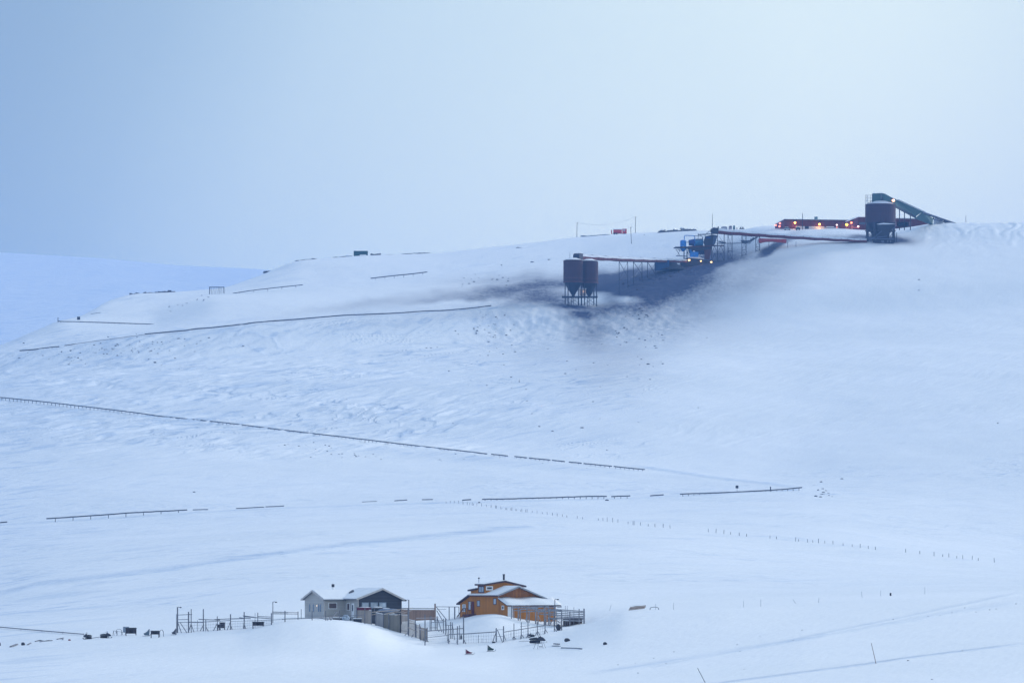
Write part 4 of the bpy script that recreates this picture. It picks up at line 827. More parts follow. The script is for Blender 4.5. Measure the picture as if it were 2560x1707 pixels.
# walkway and crowded railings beside the orange house
def walkway():
    th = post_fence(Z2, 'porch_railing', 'crowded grey pole railings and walkway before the orange house porch', 'railing',
      [(1222, 578, 708, .13), (1250, 600, 700, .1), (1308, 600, 742, .15), (1333, 622, 742), (1418, 590, 768, .16), (1446, 640, 762, .13), (1530, 600, 790, .16), (1560, 650, 792, .13), (1640, 590, 818, .14), (1660, 640, 800), (1692, 590, 820), (1712, 640, 838, .13), (1765, 600, 832), (1798, 620, 830, .1), (1862, 640, 860), (1967, 650, 858, .14), (2085, 618, 850, .11), (2148, 615, 866, .2), (2018, 595, 840, .05), (1908, 580, 835, .05), (1933, 580, 835, .05)],
      [(1220, 580, 1455, 577, .13), (1220, 605, 1690, 590, .15), (1330, 626, 1560, 610, .15), (1240, 640, 1330, 640, .1), (1330, 660, 1560, 640, .12), (1455, 600, 1700, 590, .14), (1450, 655, 1640, 640, .12), (1560, 660, 1800, 640, .15), (1560, 685, 1710, 690, .12), (1690, 620, 2150, 652, .12), (1700, 645, 2150, 668, .12), (1700, 672, 2150, 690, .12), (1720, 695, 2150, 716, .14), (1440, 620, 1860, 640, .12), (1800, 720, 2150, 735, .13), (1870, 765, 2130, 775, .16), (1700, 755, 1870, 745, .1), (1640, 610, 1790, 590, .1), (1800, 600, 1860, 600, .08)],
      [(1310, 640, 1300, 742), (1418, 700, 1400, 766), (1560, 700, 1596, 786), (1640, 700, 1650, 818), (1530, 700, 1525, 790), (1765, 740, 1705, 830), (1765, 740, 1845, 800)], mat('bleached_wood', (0.25, 0.255, 0.28), var=.35, scale=4), yfix=((1220, 1700, 2150), (903.5, 901.5, 899.5)), thick=1.35)
    mb = MB(); q = [P(*Z2(x, y), Y) for x, y, Y in ((1690, 735, 900.5), (2145, 745, 900.5), (2145, 742, 904.5), (1690, 730, 904.5))]; mb.prism(q, (0, 0, -.15)); mb.build('deck', DWOOD, th)
    mb = MB(); q = [P(*Z2(x, y), 903) for x, y in ((1880, 905), (2125, 905), (2125, 735), (1880, 735))]; mb.prism(q, (0, .08, 0)); mb.build('board_panel', board_mat('walkway_boards', (0.16, 0.115, 0.10), axis=0, pitch=.3, var=.3, groove=.5), th)
    mb = MB(); mb.beam(P(*Z2(1870, 768), 900.4), P(*Z2(2125, 776), 900.4), .3, .08); mb.build('snow_cap', SNOW, th)
    mb = MB()
    rr = random.Random(4)
    for k in range(34):      # frosted tangle of twigs and rope under the railings
        x, y = rr.uniform(1660, 1860), rr.uniform(745, 850); mb.tube(P(*Z2(x, y), 898.5 + rr.uniform(-.6, .6)), P(*Z2(x + rr.uniform(-35, 35), y + rr.uniform(-35, 35)), 898.5 + rr.uniform(-.6, .6)), .02, n=4)
    mb.build('frosted_netting', mat('frost_net', (.5, .55, .6)), th)
walkway()
# ------------------------------------------------ right foreground
def pole_tilt(zf, x0, y0, x1, y1, r, name, label, cat, m_=DWOOD, grp=None, yr=(690, 1200)):
    b = at(*zf(x1, y1), *yr); t_ = P(*zf(x0, y0), b.y); mb = MB().tube(b - Vector((0, 0, .3)), t_, r, r * .8, 6); return single(mb, name, m_, label, cat, b, grp)
pole_tilt(Z14, 1505, 370, 1534, 484, .045, 'marker_pole', 'thin brown snow pole leaning left beside the ditch line', 'pole', mat('pole_brown', (.2, .1, .08)))
pole_tilt(Z14, 541, 508, 590, 588, .045, 'marker_pole', 'dark snow pole leaning left at the bottom edge of the picture', 'pole', DARK)
SL = [('tilted thin stake left of the timber bundle', 50, 190, 62, 158)]
for k, (x, y0, y1, dx) in enumerate([(309, 150, 185, 0), (408, 147, 185, 0), (795, 137, 172, 3), (892, 127, 168, 0), (1070, 127, 150, 22), (1214, 120, 147, -2), (1450, 83, 118, 6), (1556, 78, 110, 1), (1802, 60, 100, 0)]):
    lab = ['thin stake standing behind the bent metal hoop', 'thin stake just right of the bent metal hoop', 'left stake of the pair in the middle of the far stake row', 'taller right stake of the pair in the middle of the far stake row', 'thin stake leaning hard to the left in the far stake row', 'short upright stake right of the hard leaning one', 'leaning stake left of the small black barrel', 'upright stake just left of the small black barrel', 'last stake at the right end of the far stake row'][k]
    pole_tilt(Z14, x, y0, x + dx, y1, .03, 'stake', lab, 'stake', mat('thin_stake', (.3, .33, .4)), 'thin stakes across the field', (850, 1300))
pole_tilt(Z14, 62, 158, 50, 190, .03, 'stake', 'thin stake leaning right, left of the timber bundle', 'stake', mat('thin_stake', (.3, .33, .4)), 'thin stakes across the field', (850, 1300))
b = at(*Z14(1612, 108), 850, 1300); single(MB().tube(b - Vector((0, 0, .1)), b + Vector((0, 0, .42)), .15, .15, 10).tube(b + Vector((0, 0, .42)), b + Vector((0, 0, .5)), .17, .17, 10), 'barrel', DARK, 'small black barrel alone in the far field at right', 'barrel', b)
b = at(*Z14(205, 190), 850, 1300); th = thing('timber_bundle', 'bundle of brown timbers lying on the snow right of the houses', 'timber bundle', b)
for k in range(7):
    mb = MB(); dy = (k % 3) * .25; dz = (k // 3) * .2 + .12; mb.beam(b + Vector((-1.35 + k * .04, dy, dz)), b + Vector((1.15 + .05 * k, dy, dz + .28)), .2, .17); mb.build('timber', BWOOD if k % 2 else mat('pale_log', (.4, .34, .3), var=.3), th)
mb = MB(); mb.lump(b + Vector((.2, .25, .78)), 1.8, .7, .15, 4, .2); mb.build('snow_cap', SNOW, th, True)
# ================================================================== the mine
Z3 = lambda x, y: (1380 + x / 5.6, 600 + y / 5.6)
Z4 = lambda x, y: (1640 + x / 7.35, 520 + y / 7.35)
Z5 = lambda x, y: (1900 + x / 4.3556, 460 + y / 4.3556)
Z8 = lambda x, y: (1400 + x / 5.88, 520 + y / 5.88)
Z15 = lambda x, y: (1980 + x / 7.35, 470 + y / 7.35)
RUST = mat('rust_red_steel', (0.075, 0.018, 0.024), var=.28, scale=.5, stretch=(1, 1, .25), rough=.7)
DKST = mat('dark_steel', (0.012, 0.016, 0.038), var=.35, scale=.8, rough=.6)
BELT = board_mat('red_sheeting', (0.14, 0.020, 0.024), axis=0, pitch=1.1, var=.25, groove=.25)
BLUE = mat('blue_paint', (0.01, 0.20, 0.62), var=.25, scale=.8, rough=.5, dust=.1)
TEAL = mat('teal_paint', (0.02, 0.19, 0.40), var=.3, scale=.7, rough=.6, dust=.15)
def truss(parent, p, q, w_, lv, r, m_, name='cross_brace'):
    """two upright legs p, q (foot, top) joined by levels and X braces; lv = list of 0..1"""
    (f0, t0), (f1, t1) = p, q
    for f, t_ in ((f0, t0), (f1, t1)): MB().beam(f - Vector((0, 0, 2)), t_, w_).build('leg', m_, parent)
    mb = MB()
    for a, b in zip(lv[:-1], lv[1:]):
        A, B, C, D = f0.lerp(t0, a), f0.lerp(t0, b), f1.lerp(t1, b), f1.lerp(t1, a)
        mb.beam(A, D, r * 1.4); mb.beam(A, C, r); mb.beam(D, B, r)
    mb.beam(f0.lerp(t0, lv[-1]), f1.lerp(t1, lv[-1]), r * 1.4); mb.build(name, m_, parent)
def twin_silo():
    c1 = P(*Z3(297, 780), 2797); c2 = P(*Z3(520, 780), 2802)
    sl = board_mat('rusty_cladding', (0.045, 0.012, 0.020), axis=2, pitch=1.45, var=.16, groove=.18)
    obs = []
    for i, (c, r, zt, zs, za, zc) in enumerate(((c1, 4.85, 290, 590, 262, 765), (c2, 4.45, 303, 600, 275, 775))):
        H = lambda y, c=c: P(0, Z3(0, y)[1], c.y).z
        b = Vector((c.x, c.y, ground(c.x, c.y)))
        th = thing('coal_silo', ['left rust-red coal silo of the pair standing below the lower conveyor', 'right rust-red coal silo of the pair, directly under the lower conveyor'][i], 'silo', b, 'twin coal silos')
        MB().tube((c.x, c.y, H(zs)), (c.x, c.y, H(zt)), r, r, 28).build('silo_shell', sl, th)
        mb = MB().tube((c.x, c.y, H(zt)), (c.x, c.y, H(za)), r * 1.01, r * .35, 28); rf = mb.build('roof', mat('silo_roof', (.08, .07, .1)), th)
        MB().tube((c.x, c.y, H(zt) + .35), (c.x, c.y, H(za) + .35), r * .93, r * .35, 28).build('snow_cover', SNOW, rf)
        MB().tube((c.x, c.y, H(zc)), (c.x, c.y, H(zs)), .9, r * .97, 28).build('hopper', DKST, th)
        MB().tube((c.x, c.y, H(zs) - .25), (c.x, c.y, H(zs) + .25), r * 1.03, r * 1.03, 28).tube((c.x, c.y, H(zs - 55)), (c.x, c.y, H(zs - 50)), r * 1.012, r * 1.012, 28).build('ring_beam', RUST, th)
        MB().tube((c.x, c.y, H(812)), (c.x, c.y, H(zc) + .3), .7, .8, 10).build('chute', DKST, th)
        for a in (45, 135, 225, 315):
            x = c.x + r * .97 * math.cos(R(a + 12)) ; y = c.y + r * .97 * math.sin(R(a + 12))
            MB().beam((x, y, ground(x, y) - 1.5), (x, y, H(zs)), .46).build('leg', DKST, th)
        mb = MB()
        for a0, a1 in ((237, 327), (57, 147)):
            A = Vector((c.x + r * .97 * math.cos(R(a0)), c.y + r * .97 * math.sin(R(a0)), 0)); B = Vector((c.x + r * .97 * math.cos(R(a1)), c.y + r * .97 * math.sin(R(a1)), 0))
            zl, zh = b.z, H(785)
            mb.beam(Vector((A.x, A.y, zl)), Vector((B.x, B.y, zh)), .14); mb.beam(Vector((B.x, B.y, zl)), Vector((A.x, A.y, zh)), .14)
        mb.build('cross_brace', DKST, th)
        obs.append(th)
    # platform under the hoppers and the little lit cabin
    q0, q1 = P(*Z3(140, 780), 2793), P(*Z3(640, 800), 2793); zc = (q0.z + q1.z) / 2
    th = thing('silo_platform', 'steel loading platform carried between the legs of both silos', 'platform', ((q0.x + q1.x) / 2, 2799, zc - 4))
    MB().box(((q0.x + q1.x) / 2, 2799, zc), q1.x - q0.x, 11, .5).build('deck', DKST, th)
    for x in (275, 297, 375, 497, 520):
        q = P(*Z3(x, 800), 2794.5); MB().beam((q.x, q.y, ground(q.x, q.y) - 1), (q.x, q.y, zc), .26).build('leg', DKST, th)
    mb = MB(); a, b = P(*Z3(170, 800), 2794), P(*Z3(265, 915), 2794)
    mb.beam(a, b, .5, .12); mb.beam(a + Vector((.6, 0, 0)), b + Vector((.6, 0, 0)), .12, .12); mb.build('stair', DKST, th)
    mb = MB()
    for dz in (.6, 1.1): mb.beam((q0.x, 2793.5, zc + dz), (q1.x, 2793.5, zc + dz), .07)
    for k in range(12): x = q0.x + (q1.x - q0.x) * k / 11; mb.beam((x, 2793.5, zc), (x, 2793.5, zc + 1.1), .07)
    mb.build('railing', DKST, th)
    b = P(*Z3(430, 772), 2801); cb = thing('control_cabin', 'pale cabin seen between the two silo hoppers', 'cabin', b - Vector((0, 0, .3)))
    w_ = px(Z3(380, 0)[0], Z3(470, 0)[0], 2801)
    MB().box(b + Vector((0, 0, 1.4)), w_, 2.5, 3.2).build('wall', mat('cabin_pale', (.5, .4, .36)), cb); MB().box(b + Vector((0, 0, 3.1)), w_ + .4, 3, .25).build('roof', SNOW, cb)
    MB().box(b + Vector((.6, -1.27, 1.7)), 1.1, .05, 1.0).build('window', mat('dim_lamp_glass', (.8, .55, .4), emit=(1, .6, .35), estr=.35), cb)
twin_silo()
def gallery(name, label, p0, p1, hr, hs, wid, noser, feet=None):
    """covered belt: red sheeted side, rounded snow-covered roof"""
    th = thing(name, label, 'conveyor', (p0 + p1) / 2 - Vector((0, 0, 3)), 'covered coal conveyors'); d = (p1 - p0).normalized(); s_ = Vector((-d.y, d.x, 0)).normalized()
    if s_.y > 0: s_ = -s_
    n_ = 24; N_ = []
    for k in range(n_ + 1): N_.append(p0.lerp(p1, k / n_) + Vector((0, 0, .12 * math.sin(k * 1.9) - .3 * math.sin(math.pi * k / n_))))
    mb = MB(); mb2 = MB(); mu = MB()
    for k in range(n_):
        a, b = N_[k], N_[k + 1]; f0 = 1 - .35 * k / n_; f1 = 1 - .35 * (k + 1) / n_
        mb.prism([a - s_ * wid / 2, a + s_ * wid / 2, a + s_ * wid / 2 + Vector((0, 0, hr * f0)), a - s_ * wid / 2 + Vector((0, 0, hr * f0))], b - a)
        pr = []
        for (q, f) in ((a, f0), (b, f1)):
            pr.append([q + s_ * (wid / 2 + .12) * math.cos(t_) + Vector((0, 0, hr * f * .97 + hs * f * math.sin(t_) * (1 + .08 * math.sin(k * 2.3)))) for t_ in [i * math.pi / 8 for i in range(9)]])
        mb2.add(pr[0] + pr[1], [(i, i + 1, i + 10, i + 9) for i in range(8)])
    mb.build('belt_housing', BELT, th); sn = mb2.build('snow_cover', mat('dusted_snow', (0.62, 0.67, 0.74), var=.12, scale=.25, rough=.8), th, True)
    mb = MB()
    for k in range(0, n_ + 1): q = N_[k] + s_ * (wid / 2 + .03); mb.beam(q, q + Vector((0, 0, hr)), .18)
    mb.beam(N_[0] + s_ * (wid / 2 + .1) + Vector((0, 0, -.1)), N_[-1] + s_ * (wid / 2 + .1) + Vector((0, 0, -.1)), .2, .25); mb.build('frame', RUST, th)
    c = p0 + Vector((0, 0, (hr + hs) * .48)); R_ = (hr + hs) * .56
    mb = MB().tube(c - s_ * wid * .55, c + s_ * wid * .55, R_, R_, 16); mb.beam(c - d * 0.2, c + d * 2.2, wid * 1.08, (hr + hs) * 1.04); mb.build('drive_housing', DKST, th)
    mb = MB(); mb.beam(c + Vector((0, 0, R_ + .05)) - d * .5, c + Vector((0, 0, R_ + .05)) + d * 1.8, wid * .9, .22); mb.build('snow_cap', SNOW, th)
    return th, N_
g0 = P(*Z3(360, 270), 2799); g1 = P(*Z3(1850, 318), 2888)
ga, GN = gallery('lower_conveyor', 'lower red covered conveyor running from the twin silos to the blue plant', g0, g1, 1.35, 1.45, 3.2, 1)
def bent(zf, x0, x1, topf, lv, label, r=.09, w_=.24, foot=None, wide=2.6):
    for_ = []
    def pos(x): 
        u = zf(x, 0)[0]; best = None
        f = (u - topf[0]) / (topf[1] - topf[0]); Y = topf[2] + (topf[3] - topf[2]) * f; v = topf[4] + (topf[5] - topf[4]) * f; return P(u, v, Y)
    T0, T1 = pos(x0), pos(x1)
    f0 = Vector((T0.x, T0.y, ground(T0.x, T0.y))); f1 = Vector((T1.x, T1.y, ground(T1.x, T1.y)))
    th = thing('conveyor_trestle', label, 'trestle', f0, 'steel trestles under the conveyors')
    for dy in (-wide / 2, wide / 2):
        o_ = Vector((0, dy, 0)); truss(th, (f0 + o_, T0 + o_), (f1 + o_, T1 + o_), w_, lv, r, DKST)
    return th
TL = (Z3(360, 0)[0], Z3(1850, 0)[0], 2799, 2888, Z3(0, 290)[1], Z3(0, 322)[1])
bent(Z3, 940, 1060, TL, (.42, 1.0), 'tall cross-braced trestle nearest the twin silos, under the lower conveyor')
bent(Z3, 1140, 1260, TL, (.3, 1.0), 'second cross-braced trestle from the twin silos, under the lower conveyor')
bent(Z3, 1338, 1450, TL, (.1, 1.0), 'third trestle from the twin silos, beside the blue shed')
bent(Z3, 1738, 1800, TL, (.1, 1.0), 'short trestle under the lower conveyor, beside the blue plant')
# blue shed and dark cone beneath the conveyor
b = P(*Z3(1538, 372), 2872); th = thing('blue_shed', 'blue shed on the coal-black slope under the lower conveyor', 'shed', b)
w_ = px(Z3(1435, 0)[0], Z3(1640, 0)[0], 2872); MB().box(b + Vector((0, 0, 0.6)), w_, 4, 5.2).build('wall', board_mat('blue_cladding', (.025, .09, .25), axis=0, pitch=.8, var=.2, groove=.4), th)
MB().box(b + Vector((0, 0, 3.3)), w_ + .5, 4.5, .25).build('roof', SNOW, th)
b = P(*Z3(1680, 390), 2876); single(MB().tube(b - Vector((0, 0, 1)), b + Vector((0, 0, 2.8)), 8.5, 1.4, 16), 'coal_heap', mat('coal', (.012, .014, .025), var=.4, scale=1.5, bump=.6), 'steep black coal heap between the blue shed and the blue plant', 'coal heap', b)
# ---------------------------------------------- the blue screening plant
def plant():
    YT = 2890.0; Q = lambda x, y, dy=0.0: P(*Z4(x, y), YT + dy)
    S = lambda n_: n_ / 7.35 / FPX * YT          # zoomed pixels to metres
    base = Vector((Q(760, 0).x, YT, ground(Q(760, 0).x, YT)))
    th = thing('screening_plant', 'blue and rust coal screening plant with tanks, drum and lit lamps between the conveyors', 'industrial plant', base)
    V = Vector
    tk = MB().tube(Q(500, 760), Q(500, 605), S(57), n=18).tube(Q(500, 605), Q(500, 588), S(57), S(30), 18).tube(Q(500, 800), Q(500, 760), S(18), S(57), 18).build('blue_tank', BLUE, th)
    MB().box(Q(503, 720, -S(57)), S(34), .1, S(32)).build('label_plate', WHITE, tk)
    MB().path([Q(520, 600), Q(520, 530), Q(535, 504), Q(690, 510), Q(712, 525), Q(712, 700)], .2, 8).build('pipe', BLUE, th)
    MB().path([Q(700, 512, 1), Q(850, 520, 1), Q(860, 570, 1)], .14, 6).build('pipe', DKST, th)
    MB().path([Q(560, 630), Q(610, 632)], .16, 6).build('pipe', DKST, th)
    dr = MB().tube(Q(600, 640, 1.6), Q(700, 636, 1.6), S(50), S(66), 20).tube(Q(700, 636, 1.6), Q(720, 636, 1.6), S(68), n=20).build('drum_end', mat('deep_blue', (.015, .06, .24), var=.3), th)
    MB().tube(Q(720, 638, 1.6), Q(868, 640, 1.6), S(64), n=20).build('drum', TEAL, th)
    MB().box(Q(795, 570, 1.6), S(135), 2.6, .3).build('snow_cap', SNOW, th)
    # upper platform, pointed at its left end
    pl = MB(); pl.prism([Q(322, 735, -2), Q(360, 712, -2), Q(590, 708, -2), Q(760, 716, -2), Q(1010, 700, -2), Q(1010, 745, -2), Q(890, 775, -2), Q(700, 778, -2), Q(590, 742, -2)], (0, 5, 0)); pl.build('upper_deck', DKST, th)
    MB().beam(Q(590, 712, -2.1), Q(1255, 690, -2.1), .3, .5).build('deck_beam', RUST, th)
    MB().beam(Q(1000, 680, -2.2), Q(1255, 700, -2.2), .3, .35).build('deck_beam', RUST, th)
    # central hopper and duct
    hp = MB(); hp.prism([Q(905, 520, -2), Q(1040, 490, -2), Q(1130, 505, -2), Q(1090, 650, -2), Q(1010, 720, -2), Q(905, 720, -2), Q(875, 620, -2)], (0, 4.5, 0)); hp.build('main_hopper', DKST, th)
    MB().box(Q(965, 545, -2.05), S(95), .1, S(30)).build('hopper_panel', mat('deep_blue', (.015, .06, .24)), th)
    MB().prism([Q(1055, 515, -2.15), Q(1122, 512, -2.15), Q(1080, 655, -2.15), Q(1040, 680, -2.15)], (0, .1, 0)).build('hopper_panel', mat('slate_panel', (.06, .085, .15)), th)
    MB().prism([Q(885, 700, -1.8), Q(1022, 700, -1.8), Q(1015, 800, -1.8), Q(985, 955, -1.8), Q(895, 955, -1.8)], (0, 3.4, 0)).build('duct', RUST, th)
    MB().prism([Q(720, 775, 1), Q(890, 775, 1), Q(885, 850, 1), Q(790, 850, 1), Q(770, 900, 1), Q(700, 900, 1)], (0, 2.4, 0)).build('screen_box', mat('deep_blue', (.015, .06, .24)), th)
    MB().prism([Q(590, 745, .5), Q(690, 778, .5), Q(655, 840, .5), Q(612, 830, .5)], (0, 2.4, 0)).build('screen_chute', DKST, th)
    # blue hopper over the lower house
    MB().prism([Q(650, 800, -1.5), Q(782, 808, -1.5), Q(775, 910, -1.5), Q(640, 905, -1.5)], (0, 3.5, 0)).build('blue_hopper', BLUE, th)
    MB().prism([Q(612, 760, -1), Q(650, 765, -1), Q(700, 900, -1), Q(630, 905, -1)], (0, 2, 0)).build('blue_chute', BLUE, th)
    # lower machine house with lit lamps
    MB().prism([Q(508, 925, -2.5), Q(640, 915, -2.5), Q(880, 935, -2.5), Q(1060, 965, -2.5), Q(1060, 1035, -2.5), Q(880, 1100, -2.5), Q(450, 1110, -2.5), Q(450, 1015, -2.5)], (0, 7, 0)).build('machine_house', DKST, th)
    MB().prism([Q(630, 900, -2.9), Q(790, 902, -2.9), Q(885, 930, -2.9), Q(885, 942, -2.9), Q(630, 920, -2.9)], (0, 7, 0)).build('snow_cover', mat('dusted_snow', (0.62, 0.67, 0.74)), th)
    MB().beam(Q(870, 948, -2.8), Q(1240, 978, -2.8), .3, .5).build('deck_beam', mat('slate_panel', (.06, .085, .15)), th)
    MB().beam(Q(368, 880, -1), Q(560, 888, -1), .5, .35).build('deck_beam', DKST, th); MB().beam(Q(355, 762, -1), Q(470, 766, -1), .5, .2).build('deck_beam', DKST, th)
    for i, (x, y, r) in enumerate(((608, 958, 22), (825, 975, 15), (1015, 993, 18))):
        p = Q(x, y, -3.1); l_ = MB().box(p, S(r * 1.7), .35, S(r * 1.1)).build('lamp', mat('plant_lamp', (1, .75, .35), emit=(1, .62, .22), estr=3), th)
        MB().box(p + V((0, -.05, S(r * .95))), S(r * 2.4), .7, .12).build('lamp_shade', DKST, l_)
        ld = bpy.data.lights.new('lamp_light', 'POINT'); ld.energy = 50; ld.color = (1, .62, .25); ld.shadow_soft_size = .5; lo = bpy.data.objects.new('lamp_light', ld); COL.objects.link(lo); lo.parent = th; lo.location = p + V((0, -1.4, -.3)) - base
    # support tower on the right
    for dy in (-2.4, 2.4):
        cols_ = [(1025, 480), (1130, 480), (1252, 470)]
        for x, t_ in cols_:
            q = Q(x, 1060, dy); g = ground(q.x, q.y); MB().beam((q.x, q.y, g - 2), (q.x, q.y, Q(x, t_, dy).z), .34).build('leg', DKST, th)
        mb = MB()
        for y in (700, 835, 972): mb.beam(Q(1010, y, dy), Q(1255, y, dy), .22)
        for (xa, xb) in ((1025, 1130), (1130, 1252)):
            for ya, yb in ((700, 835), (835, 972), (972, 1062)):
                xm = (xa + xb) / 2; mb.beam(Q(xa, yb, dy), Q(xm, ya, dy), .2); mb.beam(Q(xm, ya, dy), Q(xb, yb, dy), .2)
        mb.beam(Q(1150, 510, dy), Q(1252, 660, dy), .14); mb.build('cross_brace', DKST, th)
    mb = MB()
    for y in (605, 640): mb.beam(Q(1100, y, -2.4), Q(1252, y, -2.4), .12)
    mb.build('ladder', DKST, th)
    for x, yt in ((515, 790), (570, 760), (375, 1010), (455, 1015), (700, 1090), (900, 1060), (800, 1040), (1010, 1000)):
        for dy in (-1.6, 2.6):
            q = Q(x, 1060, dy); MB().beam((q.x, q.y, ground(q.x, q.y) - 2), (q.x, q.y, Q(x, yt, dy).z), .5).build('leg', DKST, th)
    mb = MB()
    for a, b in (((370, 765), (440, 875)), ((440, 765), (400, 870)), ((470, 800), (410, 770)), ((600, 780), (560, 880)), ((560, 780), (620, 880)), ((800, 780), (880, 880)), ((880, 790), (800, 880)), ((785, 835), (890, 835)), ((830, 880), (880, 950)), ((380, 1080), (440, 1030)), ((445, 1080), (380, 1030))): mb.beam(Q(*a, -.5), Q(*b, -.5), .2)
    mb.build('cross_brace', DKST, th)
    # top platform with rails
    MB().beam(Q(770, 492, -2), Q(1035, 478, -2), 3, .3).build('top_deck', DKST, th)
    mb = MB()
    for x, y0, y1 in ((775, 470, 570), (905, 478, 560), (850, 520, 580), (930, 470, 495)): mb.beam(Q(x, y0, -2), Q(x, y1, -2), .22)
    mb.beam(Q(775, 478, -2), Q(850, 520, -2), .12); mb.beam(Q(925, 470, -1), Q(1025, 380, -1), .14); mb.beam(Q(940, 470, 1), Q(1030, 400, 1), .14); mb.beam(Q(860, 565, -2), Q(905, 485, -2), .12); mb.build('railing', DKST, th)
    mb = MB().tube(Q(1033, 365), Q(1038, 108), .16, .1, 6); mb.build('mast', DKST, th)
plant()
g2a = P(*Z4(1062, 472), 2890); g2b = P(2166, 606.5, 2897)
gb, GN2 = gallery('upper_conveyor', 'upper red covered conveyor running from the blue plant to the upper silo', g2a, g2b, 1.5, 1.35, 3.0, 1)
TU = (Z4(1062, 0)[0], 2166, 2890, 2897, Z4(0, 478)[1], 607.5)
for k, (x0, x1, lv) in enumerate(((1322, 1400, (.06, .45, 1)), (1578, 1656, (.05, .28, 1)), (1832, 1905, (.05, .3, 1)))):
    bent(Z4, x0, x1, TU, (.04, .35, .98) if k == 0 else (.04, .3, .97), ['tallest ladder-like trestle under the upper conveyor, beside the blue plant', 'middle ladder-like trestle under the upper conveyor', 'short ladder-like trestle beside the bright red chute'][k], r=.07, w_=.2, wide=2.2)
a, b = P(1896, 597, 2889.5), P(1966, 607, 2890.5)
th = thing('feed_chute', 'bright red box chute hanging under the upper conveyor', 'chute', (a + b) / 2 - Vector((0, 0, 1)))
mb = MB(); mb.prism([P(u, v, 2889) for u, v in ((1896.5, 597), (1897, 606), (1901, 607.5), (1914, 604.5), (1930, 604), (1966, 607), (1966, 598), (1900, 596))], (0, 3.5, 0)); mb.build('chute_box', mat('bright_red_sheet', (.33, .03, .03), var=.2, scale=.6), th)
for u in (1922, 1935, 1969, 1990):
    q = P(u, 606, 2891); MB().beam((q.x, q.y, ground(q.x, q.y) - 1), (q.x, q.y, q.z + .3), .2).build('leg', DKST, th)
